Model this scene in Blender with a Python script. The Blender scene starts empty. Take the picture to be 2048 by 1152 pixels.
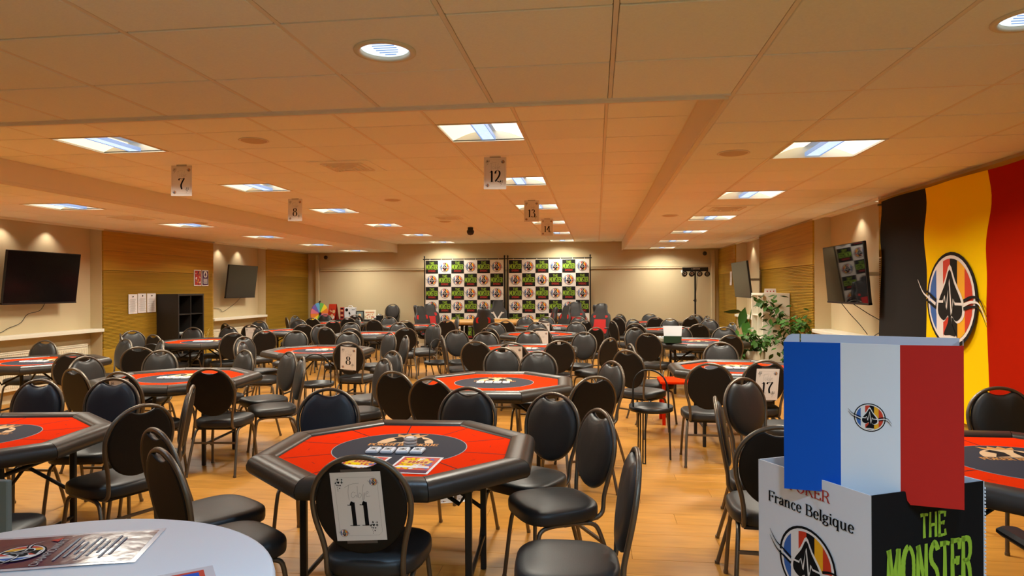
import bpy, bmesh, math, random
from mathutils import Matrix, Vector
random.seed(7)
PI = math.pi
SC = bpy.context.scene
COL = SC.collection
# ------------------------------------------------------------------ camera, world, exposure
cam_d = bpy.data.cameras.new('camera'); cam = bpy.data.objects.new('camera', cam_d); COL.objects.link(cam)
cam_d.sensor_fit = 'HORIZONTAL'; cam_d.sensor_width = 36.0; cam_d.lens = 36.0 * 1341.6 / 2048
cam_d.clip_start = 0.05; cam_d.clip_end = 80
cam.matrix_world = Matrix.Translation((0, 0, 1.58)) @ Matrix.Rotation(0.1252, 4, 'Z') @ Matrix.Rotation(PI / 2, 4, 'X') @ Matrix.Rotation(-0.0046, 4, 'Z')
SC.camera = cam
w = bpy.data.worlds.new('world'); SC.world = w; w.use_nodes = True
w.node_tree.nodes['Background'].inputs[0].default_value = (0.8, 0.75, 0.7, 1)
w.node_tree.nodes['Background'].inputs[1].default_value = 0.02
SC.view_settings.view_transform = 'Standard'; SC.view_settings.look = 'None'
SC.view_settings.gamma = 1.0; SC.view_settings.use_curve_mapping = False
SC.view_settings.exposure = 0.0
SC.cycles.max_bounces = 9; SC.cycles.diffuse_bounces = 6; SC.cycles.glossy_bounces = 3
SC.cycles.transmission_bounces = 4; SC.cycles.transparent_max_bounces = 6
SC.cycles.caustics_reflective = False; SC.cycles.caustics_refractive = False
SC.cycles.sample_clamp_indirect = 8.0
SC.cycles.use_denoising = True
P_LAMP, P_DOWN, P_SPOT = 46.0, 9.0, 4.5           # watts of the ceiling luminaires, downlights and niche spots
C_LAMP, C_DOWN, C_SPOT = (1.0, 0.95, 0.80), (0.44, 0.71, 1.0), (1.0, 0.86, 0.72)

# ------------------------------------------------------------------ materials
MATS = {}
def M(name, col=(0.8, 0.8, 0.8), rough=0.5, metal=0.0, spec=0.5, emit=None, es=1.0, noise=None, bump=None, coat=0.0, trans=0.0, ior=1.45, stretch=(1, 1, 1), rnd=0.0):
    """Principled material; noise=(scale, amount) mottles the colour, bump=(scale, strength), rnd varies it per object."""
    if name in MATS: return MATS[name]
    m = bpy.data.materials.new(name); m.use_nodes = True; nt = m.node_tree; b = nt.nodes['Principled BSDF']
    b.inputs['Base Color'].default_value = (*col, 1); b.inputs['Roughness'].default_value = rough
    b.inputs['Metallic'].default_value = metal; b.inputs['Specular IOR Level'].default_value = spec
    b.inputs['Coat Weight'].default_value = coat; b.inputs['Transmission Weight'].default_value = trans
    b.inputs['IOR'].default_value = ior
    if emit:
        b.inputs['Emission Color'].default_value = (*emit, 1); b.inputs['Emission Strength'].default_value = es
    if noise or bump or rnd:
        tc = nt.nodes.new('ShaderNodeTexCoord'); mp = nt.nodes.new('ShaderNodeMapping'); mp.inputs['Scale'].default_value = stretch
        oi = nt.nodes.new('ShaderNodeObjectInfo'); vm = nt.nodes.new('ShaderNodeVectorMath'); vm.operation = 'ADD'
        sc = nt.nodes.new('ShaderNodeVectorMath'); sc.operation = 'SCALE'; sc.inputs['Scale'].default_value = 37.0 if rnd else 0.0
        cx = nt.nodes.new('ShaderNodeCombineXYZ')
        for k in range(3): nt.links.new(oi.outputs['Random'], cx.inputs[k])
        nt.links.new(cx.outputs[0], sc.inputs[0]); nt.links.new(tc.outputs['Object'], vm.inputs[0]); nt.links.new(sc.outputs[0], vm.inputs[1])
        nt.links.new(vm.outputs[0], mp.inputs[0])
        if noise or rnd:
            nz = nt.nodes.new('ShaderNodeTexNoise'); nz.inputs['Scale'].default_value = noise[0] if noise else 4; nz.inputs['Detail'].default_value = 5
            nt.links.new(mp.outputs[0], nz.inputs[0])
            rp = nt.nodes.new('ShaderNodeMapRange'); a = noise[1] if noise else 0
            rp.inputs[1].default_value = 0.25; rp.inputs[2].default_value = 0.75
            rp.inputs[3].default_value = 1 - a; rp.inputs[4].default_value = 1 + a
            nt.links.new(nz.outputs[0], rp.inputs[0])
            mu = nt.nodes.new('ShaderNodeMath'); mu.operation = 'MULTIPLY'; mu.inputs[1].default_value = 1.0
            nt.links.new(rp.outputs[0], mu.inputs[0])
            if rnd:
                r2 = nt.nodes.new('ShaderNodeMapRange'); r2.inputs[3].default_value = 1 - rnd; r2.inputs[4].default_value = 1 + rnd
                nt.links.new(oi.outputs['Random'], r2.inputs[0]); nt.links.new(r2.outputs[0], mu.inputs[1])
            vs = nt.nodes.new('ShaderNodeVectorMath'); vs.operation = 'SCALE'; vs.inputs[0].default_value = col
            nt.links.new(mu.outputs[0], vs.inputs['Scale']); nt.links.new(vs.outputs[0], b.inputs['Base Color'])
        if bump:
            n2 = nt.nodes.new('ShaderNodeTexNoise'); n2.inputs['Scale'].default_value = bump[0]; n2.inputs['Detail'].default_value = 3
            bp = nt.nodes.new('ShaderNodeBump'); bp.inputs['Strength'].default_value = bump[1]; bp.inputs['Distance'].default_value = 0.002
            nt.links.new(mp.outputs[0], n2.inputs[0]); nt.links.new(n2.outputs[0], bp.inputs['Height']); nt.links.new(bp.outputs[0], b.inputs['Normal'])
    MATS[name] = m; return m

m_wall = M('wall_paint', (0.58, 0.485, 0.300), 0.75, noise=(1.2, 0.03))
m_tile = M('ceiling_tile', (0.91, 0.96, 0.97), 0.9, noise=(90, 0.03), bump=(120, 0.25), rnd=0.03)
m_grid = M('ceiling_runner', (0.84, 0.80, 0.74), 0.6)
m_groove = M('ceiling_shadow_gap', (0.30, 0.26, 0.22), 0.8)
m_fascia = M('soffit_paint', (0.84, 0.78, 0.66), 0.8)
m_floor = M('floor_plank', (0.50, 0.228, 0.040), 0.36, noise=(3.0, 0.16), stretch=(1.2, 9, 1), rnd=0.07)
m_wood = M('wall_veneer', (0.43, 0.255, 0.028), 0.5, spec=0.15, noise=(2.2, 0.20), stretch=(1, 0.35, 14))
m_wood2 = M('wall_veneer_ribbed', (0.42, 0.248, 0.027), 0.5, spec=0.15, noise=(2.2, 0.20), stretch=(1, 0.35, 14))
m_white = M('white_lacquer', (0.78, 0.76, 0.64), 0.45)
m_cream = M('cream_lacquer', (0.74, 0.68, 0.52), 0.45)
m_black = M('black_plastic', (0.012, 0.012, 0.012), 0.4)
m_blackwood = M('black_brown_board', (0.016, 0.013, 0.011), 0.45)
m_screen = M('screen_glass', (0.004, 0.004, 0.005), 0.025, spec=0.7)
m_screen3 = M('dark_screen', (0.004, 0.004, 0.005), 0.16, spec=0.22)
m_screen2 = M('matt_screen', (0.02, 0.022, 0.018), 0.35, spec=0.6)
m_vinyl = M('black_vinyl', (0.021, 0.021, 0.021), 0.44, spec=0.55, bump=(160, 0.18))
m_vinylb = M('black_vinyl_back', (0.010, 0.008, 0.0065), 0.55, spec=0.28, bump=(160, 0.2))
m_bluelit = M('black_vinyl_bluelit', (0.018, 0.030, 0.050), 0.40, spec=0.55, bump=(160, 0.18))  # black vinyl with the cool downlight's blue reflection put into its colour
m_frame = M('hammered_frame', (0.16, 0.135, 0.105), 0.34, metal=0.75, bump=(260, 0.5))
m_leg = M('dark_steel', (0.016, 0.015, 0.014), 0.38, metal=0.2)
m_rail = M('rail_leatherette', (0.028, 0.024, 0.020), 0.36, spec=0.6, bump=(60, 0.25))
m_felt = M('red_felt', (0.78, 0.032, 0.002), 0.9, noise=(420, 0.14), spec=0.02)
m_feltnavy = M('navy_felt', (0.032, 0.034, 0.048), 0.8, spec=0.2)
m_ink = M('black_ink', (0.007, 0.007, 0.008), 0.7, spec=0.15)
m_gold = M('gold_ink', (0.62, 0.27, 0.055), 0.6)
m_moon = M('cream_ink', (0.72, 0.46, 0.24), 0.7)
m_paper = M('white_paper', (0.78, 0.76, 0.74), 0.6)
m_paperline = M('grey_ink', (0.40, 0.39, 0.38), 0.7)
m_cardw = M('white_card', (0.72, 0.76, 0.82), 0.5)
m_cloth = M('banner_cloth', (0.86, 0.83, 0.79), 0.7)
m_blue = M('flag_blue', (0.002, 0.085, 0.50), 0.55, spec=0.2)
m_red = M('flag_red', (0.52, 0.020, 0.014), 0.55, spec=0.2)
m_cyan = M('emblem_blue', (0.03, 0.12, 0.42), 0.6)
m_yel = M('emblem_yellow', (0.85, 0.42, 0.01), 0.6)
m_ered = M('emblem_red', (0.60, 0.04, 0.012), 0.6)
m_lime = M('lime_ink', (0.30, 0.50, 0.035), 0.6)
m_redink = M('red_ink', (0.42, 0.03, 0.02), 0.6)
m_fblack = M('cloth_black', (0.020, 0.019, 0.018), 0.85, spec=0.1, bump=(300, 0.2))
m_fyel = M('cloth_yellow', (0.93, 0.62, 0.003), 0.85, spec=0.05, bump=(300, 0.2))
m_fred = M('cloth_red', (0.40, 0.012, 0.001), 0.85, spec=0.05, bump=(300, 0.2))
m_orange = M('light_wood', (0.55, 0.30, 0.09), 0.4, noise=(3, 0.15), stretch=(1, 6, 1))
m_seatred = M('red_leatherette', (0.50, 0.012, 0.010), 0.5)
m_seatwhite = M('white_leatherette', (0.75, 0.72, 0.68), 0.45)
m_leaf = M('leaf', (0.045, 0.125, 0.018), 0.6, spec=0.25, rnd=0.4)
m_leaf2 = M('broad_leaf', (0.03, 0.10, 0.014), 0.45, spec=0.3, rnd=0.25)
m_stem = M('stem', (0.16, 0.11, 0.05), 0.7)
m_pot = M('pale_pot', (0.55, 0.45, 0.30), 0.6)
m_steel = M('steel', (0.55, 0.52, 0.48), 0.3, metal=0.9)
m_glassp = M('clear_plastic', (0.85, 0.84, 0.83), 0.12, trans=0.45, ior=1.45)
m_tape = M('clear_tape', (0.10, 0.09, 0.085), 0.2, spec=0.6)
m_purple = M('purple_print', (0.065, 0.022, 0.085), 0.22, spec=0.6)
m_table = M('white_laminate', (0.74, 0.76, 0.80), 0.45)
m_grey = M('grey_board', (0.15, 0.19, 0.185), 0.6)
m_refl = M('lamp_reflector', (0.85, 0.8, 0.6), 0.5, emit=(1.0, 0.92, 0.66), es=1.25)
m_reflb = M('lamp_reflector_bright', (0.85, 0.8, 0.7), 0.5, emit=(1.0, 0.97, 0.86), es=2.2)
m_louvre = M('lamp_louvre', (0.6, 0.7, 0.8), 0.5, emit=(0.55, 0.78, 1.0), es=1.0)
m_louvred = M('lamp_louvre_slot', (0.1, 0.12, 0.2), 0.5, emit=(0.26, 0.42, 0.75), es=0.8)
m_down = M('downlight_lens', (0.7, 0.8, 0.9), 0.4, emit=(0.74, 0.94, 1.0), es=1.25)
m_bulb = M('lit_bulb', (1, 1, 1), 0.4, emit=(1.0, 0.93, 0.82), es=6.0)

# ------------------------------------------------------------------ mesh builder
class MB:
    def __init__(s): s.v = []; s.f = []; s.m = []; s.s = []
    def add(s, vs, fs, mi=0, sm=False, X=None):
        o = len(s.v)
        s.v += [tuple(X @ Vector(p)) for p in vs] if X else [tuple(p) for p in vs]
        for f in fs: s.f.append([i + o for i in f]); s.m.append(mi); s.s.append(sm)
        return s
    def box(s, c, d, mi=0, X=None, ch=0.0):
        """box centred at c with sizes d; ch chamfers its vertical outline and top/bottom rims"""
        x, y, z = d[0] / 2, d[1] / 2, d[2] / 2
        if not ch:
            vs = [(c[0] + i * x, c[1] + j * y, c[2] + k * z) for k in (-1, 1) for j in (-1, 1) for i in (-1, 1)]
            return s.add(vs, [(0, 2, 3, 1), (4, 5, 7, 6), (0, 1, 5, 4), (2, 6, 7, 3), (0, 4, 6, 2), (1, 3, 7, 5)], mi, False, X)
        rings = []
        for k, ins in ((-z, ch), (-z + ch, 0), (z - ch, 0), (z, ch)):
            a, b, q = x - ins, y - ins, ch
            rings.append([(c[0] + px, c[1] + py, c[2] + k) for px, py in ((a - q, -b), (a, -b + q), (a, b - q), (a - q, b), (-a + q, b), (-a, b - q), (-a, -b + q), (-a + q, -b))])
        return s.loft(rings, mi, False, X, True)
    def loft(s, rings, mi=0, sm=True, X=None, caps=True, closed=True):
        n = len(rings[0]); vs = [p for r in rings for p in r]; fs = []
        for i in range(len(rings) - 1):
            for j in range(n if closed else n - 1):
                k = (j + 1) % n
                fs.append((i * n + j, i * n + k, (i + 1) * n + k, (i + 1) * n + j))
        s.add(vs, fs, mi, sm, X)
        if caps:
            s.add(rings[0], [tuple(range(n - 1, -1, -1))], mi, False, X); s.add(rings[-1], [tuple(range(n))], mi, False, X)
        return s
    def tube(s, pts, r, seg=8, mi=0, X=None, closed=False, caps=True, flat=1.0):
        P = [Vector(p) for p in pts]; n = len(P); rings = []; up = None
        for i in range(n):
            a = P[i - 1] if (i or closed) else P[0]; b = P[(i + 1) % n] if (i < n - 1 or closed) else P[-1]
            t = (b - a).normalized()
            if up is None:
                up = Vector((0, 0, 1)) if abs(t.z) < 0.9 else Vector((1, 0, 0))
            u = (up - t * up.dot(t)).normalized(); v = t.cross(u); up = u
            rr = r[i] if isinstance(r, (list, tuple)) else r
            rings.append([tuple(P[i] + (u * math.cos(2 * PI * k / seg) + v * math.sin(2 * PI * k / seg) * flat) * rr) for k in range(seg)])
        if closed: rings.append(rings[0])
        return s.loft(rings, mi, True, X, caps and not closed)
    def cyl(s, c, r, h, seg=20, mi=0, X=None, r2=None):
        r2 = r if r2 is None else r2
        return s.loft([[(c[0] + q * math.cos(2 * PI * k / seg), c[1] + q * math.sin(2 * PI * k / seg), c[2] + z) for k in range(seg)] for q, z in ((r, 0), (r2, h))], mi, True, X)
    def lathe(s, prof, seg=24, mi=0, X=None, caps=False):
        return s.loft([[(max(q, 1e-5) * math.cos(2 * PI * k / seg), max(q, 1e-5) * math.sin(2 * PI * k / seg), z) for k in range(seg)] for q, z in prof], mi, True, X, caps)
    def poly(s, pts, z=0.0, mi=0, X=None): return s.add([(p[0], p[1], z) for p in pts], [tuple(range(len(pts)))], mi, False, X)
    def prism(s, pts, z0, z1, mi=0, X=None): return s.loft([[(p[0], p[1], z) for p in pts] for z in (z0, z1)], mi, False, X)
    def mesh(s, name, mats):
        me = bpy.data.meshes.new(name); me.from_pydata(s.v, [], s.f)
        for m in (mats if isinstance(mats, (list, tuple)) else [mats]): me.materials.append(m)
        me.polygons.foreach_set('material_index', s.m); me.polygons.foreach_set('use_smooth', s.s); me.update()
        return me
    def obj(s, name, mats, parent=None, X=None): return put(name, s.mesh(name, mats), parent, X)
def put(name, me, parent=None, X=None):
    o = bpy.data.objects.new(name, me); COL.objects.link(o); o.parent = parent
    if X is not None: o.matrix_local = X
    return o
def thing(name, label, cat, loc=(0, 0, 0), rz=0.0, group=None, X=None):
    o = bpy.data.objects.new(name, None); COL.objects.link(o); o.empty_display_size = 0.1
    o.matrix_world = X if X is not None else Matrix.Translation(loc) @ Matrix.Rotation(rz, 4, 'Z')
    return tag(o, label, cat, group)
def tag(o, label, cat, group=None):
    o['label'] = label; o['category'] = cat
    if group: o['group'] = group
    return o
def struct(o): o['kind'] = 'structure'; return o
def stuff(o): o['kind'] = 'stuff'; return o
def T(x, y, z): return Matrix.Translation((x, y, z))
def R(a, ax): return Matrix.Rotation(math.radians(a), 4, ax)
def frame(o, rt, up):
    rt = Vector(rt).normalized(); up = Vector(up).normalized(); n = rt.cross(up)
    m = Matrix((rt, up, n)).transposed().to_4x4(); m.translation = Vector(o); return m
def dup(root, X, label, group=None):
    r = root.copy(); COL.objects.link(r); r.matrix_world = X; r['label'] = label
    if group: r['group'] = group
    for ch in list(root.children):
        c = ch.copy(); COL.objects.link(c); c.parent = r
        for g in list(ch.children):
            d = g.copy(); COL.objects.link(d); d.parent = c
    return r
def crom(pts, n=6, closed=False):
    P = [Vector((*p, 0)[:3]) for p in pts]; N = len(P); out = []
    for i in range(N if closed else N - 1):
        p0 = P[i - 1] if (i or closed) else P[0]; p1 = P[i]; p2 = P[(i + 1) % N]; p3 = P[(i + 2) % N] if (i + 2 < N or closed) else P[-1]
        for k in range(n):
            t = k / n
            out.append(0.5 * ((2 * p1) + (p2 - p0) * t + (2 * p0 - 5 * p1 + 4 * p2 - p3) * t * t + (3 * p1 - p0 - 3 * p2 + p3) * t ** 3))
    if not closed: out.append(P[-1])
    return [tuple(p) for p in out]
def circ(r, n=32, c=(0, 0), sy=1.0, a0=0.0, a1=2 * PI, end=False):
    return [(c[0] + r * math.cos(a0 + (a1 - a0) * k / n), c[1] + r * sy * math.sin(a0 + (a1 - a0) * k / n)) for k in range(n + (1 if end else 0))]

# ------------------------------------------------------------------ lettering drawn with a pen
def stroke(mb, pts, w, z=0.0, mi=0, X=None, thin=None, taper=None):
    """flat ribbon along pts; thin: width of level strokes (contrast of a broad pen)"""
    P = [Vector((p[0], p[1])) for p in pts]; n = len(P); L = []; Rr = []
    for i in range(n):
        t = (P[min(i + 1, n - 1)] - P[max(i - 1, 0)])
        t = t.normalized() if t.length > 1e-9 else Vector((1, 0))
        ww = w if thin is None else thin + (w - thin) * min(1, abs(t.y)) ** 1.4
        if taper: ww *= taper[0] + (taper[1] - taper[0]) * i / (n - 1)
        q = Vector((-t.y, t.x)) * ww / 2
        L.append(P[i] + q); Rr.append(P[i] - q)
    vs = [(p.x, p.y, z) for p in L] + [(p.x, p.y, z) for p in Rr]
    mb.add(vs, [(i + 1, i, n + i, n + i + 1) for i in range(n - 1)], mi, False, X)
G = {  # strokes of each letter (cap height 1); 's' smooth, 'c' smooth closed, 'l' straight; advance width
 'F': (.66, [('l', [(.14, 0), (.14, 1)]), ('l', [(.05, .97), (.62, .97)]), ('l', [(.62, 1), (.62, .78)]), ('l', [(.14, .52), (.48, .52)]), ('l', [(.48, .62), (.48, .42)]), ('l', [(.03, .02), (.27, .02)])]),
 'r': (.46, [('l', [(.14, 0), (.14, .66)]), ('s', [(.14, .46), (.24, .62), (.36, .62)]), ('l', [(.38, .66), (.38, .52)]), ('l', [(.03, .02), (.28, .02)]), ('l', [(.04, .64), (.14, .64)])]),
 'a': (.55, [('s', [(.10, .52), (.2, .66), (.34, .64), (.40, .48), (.40, .10), (.52, .02)]), ('s', [(.40, .40), (.18, .32), (.09, .17), (.18, .02), (.40, .14)])]),
 'n': (.66, [('l', [(.14, 0), (.14, .66)]), ('s', [(.14, .48), (.30, .65), (.46, .60), (.48, .40), (.48, 0)]), ('l', [(.03, .02), (.26, .02)]), ('l', [(.37, .02), (.60, .02)]), ('l', [(.04, .64), (.14, .64)])]),
 'c': (.52, [('s', [(.44, .52), (.34, .66), (.18, .60), (.10, .34), (.16, .08), (.30, 0), (.46, .10)])]),
 'e': (.54, [('s', [(.10, .36), (.44, .37), (.41, .58), (.28, .67), (.14, .55), (.09, .32), (.16, .07), (.31, 0), (.46, .12)])]),
 'B': (.74, [('l', [(.16, 0), (.16, 1)]), ('s', [(.16, .97), (.46, .96), (.57, .76), (.46, .55), (.16, .53)]), ('s', [(.16, .53), (.52, .50), (.64, .27), (.52, .04), (.16, .02)]), ('l', [(.04, .98), (.3, .98)]), ('l', [(.04, .02), (.3, .02)])]),
 'l': (.30, [('l', [(.15, 0), (.15, 1)]), ('l', [(.03, .02), (.27, .02)]), ('l', [(.04, .98), (.15, .98)])]),
 'g': (.58, [('c', [(.26, .66), (.11, .56), (.11, .38), (.26, .27), (.41, .38), (.41, .56)]), ('s', [(.18, .28), (.11, .18), (.22, .10), (.42, .05), (.47, -.12), (.28, -.24), (.08, -.16), (.11, -.02), (.24, .07)]), ('l', [(.40, .60), (.56, .65)])]),
 'i': (.30, [('l', [(.15, 0), (.15, .66)]), ('l', [(.15, .80), (.15, .94)]), ('l', [(.03, .02), (.27, .02)]), ('l', [(.04, .64), (.15, .64)])]),
 'q': (.62, [('s', [(.44, .54), (.28, .66), (.11, .52), (.10, .16), (.26, 0), (.44, .14)]), ('l', [(.46, .66), (.46, -.28)]), ('l', [(.34, -.27), (.58, -.27)])]),
 'u': (.66, [('s', [(.14, .66), (.14, .20), (.22, .02), (.36, .03), (.48, .18)]), ('l', [(.48, .66), (.48, 0)]), ('l', [(.03, .64), (.14, .64)]), ('l', [(.38, .64), (.48, .64)]), ('l', [(.48, .02), (.60, .02)])]),
 'O': (.84, [('c', [(.40, 1), (.14, .82), (.08, .5), (.14, .18), (.40, 0), (.66, .18), (.72, .5), (.66, .82)])]),
 'K': (.80, [('l', [(.15, 0), (.15, 1)]), ('l', [(.66, 1), (.20, .44)]), ('l', [(.30, .60), (.70, 0)]), ('l', [(.04, .02), (.27, .02)]), ('l', [(.04, .98), (.27, .98)]), ('l', [(.56, .02), (.8, .02)])]),
 'E': (.70, [('l', [(.15, 0), (.15, 1)]), ('l', [(.05, .97), (.6, .97)]), ('l', [(.15, .52), (.48, .52)]), ('l', [(.05, .03), (.62, .03)]), ('l', [(.6, 1), (.6, .8)]), ('l', [(.63, 0), (.63, .22)]), ('l', [(.48, .62), (.48, .42)])]),
 'R': (.78, [('l', [(.15, 0), (.15, 1)]), ('s', [(.15, .97), (.48, .96), (.60, .75), (.48, .53), (.15, .51)]), ('s', [(.36, .51), (.52, .35), (.62, .06), (.76, .02)]), ('l', [(.04, .02), (.27, .02)]), ('l', [(.04, .98), (.2, .98)])]),
 'P': (.68, [('l', [(.15, 0), (.15, 1)]), ('s', [(.15, .97), (.48, .96), (.60, .74), (.48, .50), (.15, .48)]), ('l', [(.04, .02), (.27, .02)]), ('l', [(.04, .98), (.2, .98)])]),
 'L': (.62, [('l', [(.15, 0), (.15, 1)]), ('l', [(.05, .03), (.55, .03)]), ('l', [(.56, 0), (.56, .22)]), ('l', [(.04, .98), (.27, .98)])]),
 'G': (.80, [('s', [(.64, .78), (.52, .97), (.26, .94), (.09, .62), (.10, .30), (.30, .02), (.55, .06), (.64, .2)]), ('l', [(.64, .42), (.64, .04)]), ('l', [(.5, .42), (.74, .42)])]),
 'I': (.34, [('l', [(.17, 0), (.17, 1)]), ('l', [(.05, .02), (.3, .02)]), ('l', [(.05, .98), (.3, .98)])]),
 'Q': (.86, [('c', [(.40, 1), (.14, .82), (.08, .5), (.14, .18), (.40, 0), (.66, .18), (.72, .5), (.66, .82)]), ('s', [(.42, .18), (.58, .02), (.76, -.16)])]),
 'U': (.80, [('s', [(.15, 1), (.15, .25), (.28, .02), (.50, .02), (.62, .25), (.62, 1)]), ('l', [(.04, .98), (.27, .98)]), ('l', [(.52, .98), (.74, .98)])]),
 'C': (.72, [('s', [(.62, .80), (.50, .98), (.26, .94), (.10, .65), (.10, .32), (.28, .03), (.50, .02), (.64, .2)])]),
 'T': (.66, [('l', [(.33, 0), (.33, 1)]), ('l', [(.02, .95), (.64, .95)])]),
 'H': (.74, [('l', [(.14, 0), (.14, 1)]), ('l', [(.60, 0), (.60, 1)]), ('l', [(.14, .5), (.60, .52)])]),
 'M': (.92, [('l', [(.12, 0), (.16, 1)]), ('l', [(.16, 1), (.44, .28)]), ('l', [(.44, .28), (.72, 1)]), ('l', [(.72, 1), (.78, 0)])]),
 'N': (.80, [('l', [(.14, 0), (.14, 1)]), ('l', [(.14, 1), (.62, 0)]), ('l', [(.62, 0), (.62, 1)])]),
 'S': (.66, [('s', [(.56, .84), (.36, 1), (.14, .84), (.16, .62), (.46, .42), (.54, .2), (.34, 0), (.10, .14)])]),
 'X': (.72, [('l', [(.08, 0), (.6, 1)]), ('l', [(.08, 1), (.62, 0)])]),
 'A': (.78, [('l', [(.05, 0), (.38, 1)]), ('l', [(.38, 1), (.72, 0)]), ('l', [(.18, .34), (.58, .34)])]),
 ' ': (.34, []),
 '1': (.50, [('l', [(.28, 0), (.28, .96)]), ('s', [(.28, .98), (.18, .86), (.06, .86)]), ('l', [(.08, .02), (.48, .02)])]),
 '2': (.66, [('s', [(.10, .74), (.14, .92), (.30, 1), (.46, .92), (.50, .72), (.40, .46), (.10, .06)]), ('s', [(.08, .06), (.28, .10), (.46, .0), (.60, .10)])]),
 '3': (.62, [('s', [(.10, .84), (.28, 1), (.44, .84), (.40, .62), (.24, .54)]), ('s', [(.24, .54), (.46, .46), (.52, .24), (.40, .03), (.20, 0), (.07, .12)])]),
 '4': (.66, [('l', [(.42, 1), (.06, .30)]), ('l', [(.04, .30), (.62, .30)]), ('l', [(.43, 1), (.43, 0)]), ('l', [(.28, .02), (.6, .02)])]),
 '7': (.62, [('s', [(.06, .82), (.14, .98), (.34, .94), (.56, 1)]), ('s', [(.56, 1), (.36, .64), (.27, .34), (.34, 0)])]),
 '8': (.62, [('c', [(.30, 1), (.14, .88), (.16, .66), (.30, .56), (.44, .66), (.46, .88)]), ('c', [(.30, .56), (.10, .42), (.10, .14), (.30, 0), (.50, .14), (.50, .42)])]),
}
def text(mb, s, h, x=0.0, y=0.0, z=0.0, mi=0, w=0.15, thin=None, align='c', X=None, jag=0.0, sx=1.0):
    tot = sum(G[c][0] for c in s) * h * sx
    px = x - (tot / 2 if align == 'c' else 0)
    rg = random.Random(len(s) * 7 + 3)
    for c in s:
        adv, sts = G[c]
        for k, pts in sts:
            q = crom(pts, 5, k == 'c') if k in 'sc' else pts
            if k == 'c': q = q + [q[0]]
            if jag:
                q2 = []
                for i in range(len(q) - 1):
                    n = 2 if k != 'l' else 4
                    for j in range(n): q2.append(tuple(q[i][a] + (q[i + 1][a] - q[i][a]) * j / n + rg.uniform(-jag, jag) * .5 for a in (0, 1)))
                q2.append((q[-1][0] + rg.uniform(-jag, jag), q[-1][1] + rg.uniform(-jag * 2, jag * 2))); q = q2
            stroke(mb, [(px + p[0] * h * sx, y + p[1] * h) for p in q], w * h * (1 + rg.uniform(-jag, jag) * 2.5 if jag else 1), z, mi, X, None if thin is None else thin * h, (1.15, .75) if jag else None)
        px += adv * h * sx
SUIT = {
 's': crom([(0, .60), (.16, .34), (.40, .02), (.42, -.22), (.22, -.34), (.06, -.24), (.07, -.38), (.22, -.60), (0, -.60), (-.22, -.60), (-.07, -.38), (-.06, -.24), (-.22, -.34), (-.42, -.22), (-.40, .02), (-.16, .34)], 3, True),
 'h': crom([(0, -.5), (.45, .05), (.42, .42), (.18, .5), (0, .28), (-.18, .5), (-.42, .42), (-.45, .05)], 3, True),
 'd': [(0, .5), (.34, 0), (0, -.5), (-.34, 0)],
 'c': crom([(0, .55), (.22, .38), (.14, .12), (.42, .14), (.42, -.2), (.08, -.16), (.18, -.5), (-.18, -.5), (-.08, -.16), (-.42, -.2), (-.42, .14), (-.14, .12), (-.22, .38)], 2, True)}
SUIT = {k: [(p[0], p[1]) for p in v] for k, v in SUIT.items()}
def emblem(mb, r=1.0, cx=0.0, cy=0.0, z=0.0, dz=0.001, X=None, mi=0, swoosh=True):
    """round club badge: six flag stripes, a spade with a heartbeat line; uses 6 materials from index mi: black, white, blue, red, yellow, red2"""
    q = lambda pts: [(cx + p[0] * r, cy + p[1] * r) for p in pts]
    mb.poly(q(circ(1.0, 36)), z, mi, X); mb.poly(q(circ(.93, 36)), z + dz, mi + 1, X)
    xs = [-.86, -.56, -.28, 0.0, .28, .56, .86]
    for k, c in enumerate((2, 1, 3, 0, 4, 5)):
        a, b = xs[k], xs[k + 1]; f = lambda x: math.sqrt(max(0, .86 ** 2 - x * x)); n = 6
        up = [(a + (b - a) * i / n, f(a + (b - a) * i / n)) for i in range(n + 1)]
        mb.poly(q([(x, -y) for x, y in up] + up[::-1]), z + 2 * dz, mi + c, X)
    sp = SUIT['s']
    mb.poly(q([(x * 1.30, y * 1.30 - .04) for x, y in sp]), z + 3 * dz, mi + 1, X)
    mb.poly(q([(x * 1.10, y * 1.14 - .05) for x, y in sp]), z + 4 * dz, mi, X)
    ecg = [(-.52, -.04), (-.26, -.04), (-.2, .08), (-.12, -.2), (.0, .42), (.08, -.32), (.16, .02), (.22, -.08), (.52, -.08)]
    stroke(mb, q(ecg), .055 * r, z + 5 * dz, mi + 1, X)
    if swoosh:
        for sgn in (-1, 1):
            for off, c in ((0, 0), (-.10, 1), (-.19, 0)):
                pts = crom([(sgn * .55, sgn * -.02 * 0 - .1 + off * .8 + .08), (sgn * .85, -sgn * .03 + off + .10), (sgn * 1.12, -sgn * .12 + off + .14), (sgn * 1.36, -sgn * .42 + off + .12)], 5)
                stroke(mb, q(pts), .075 * r, z + (6 if c == 0 else 6.5) * dz, mi + c, X, None, (1.0, .15))
EM = [m_ink, m_paper, m_cyan, m_ered, m_yel, m_ered]
def suits_cluster(mb, s, x, y, z, mi=0, X=None):
    for k, (sx, sy, sz) in {'s': (.0, .9, .42), 'd': (.45, .85, .18), 'c': (.8, .85, .36), 'h': (.1, .3, .5)}.items():
        mb.poly([(x + (sx + p[0] * sz) * s, y + (sy + p[1] * sz) * s) for p in SUIT[k]], z, mi, X)
    for k, sx, sy, sz in (('c', .75, .3, .5), ('s', -.45, .2, .34), ('d', -.25, .45, .3), ('s', .0, -.25, .3), ('h', .4, -.3, .3), ('c', -.3, -.2, .28), ('d', -.2, -.7, .2), ('h', .25, -.85, .26), ('d', -.15, -1.05, .2), ('s', -.15, -1.35, .16)):
        mb.poly([(x + (sx + p[0] * sz) * s, y + (sy + p[1] * sz) * s) for p in SUIT[k]], z, mi, X)
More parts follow.
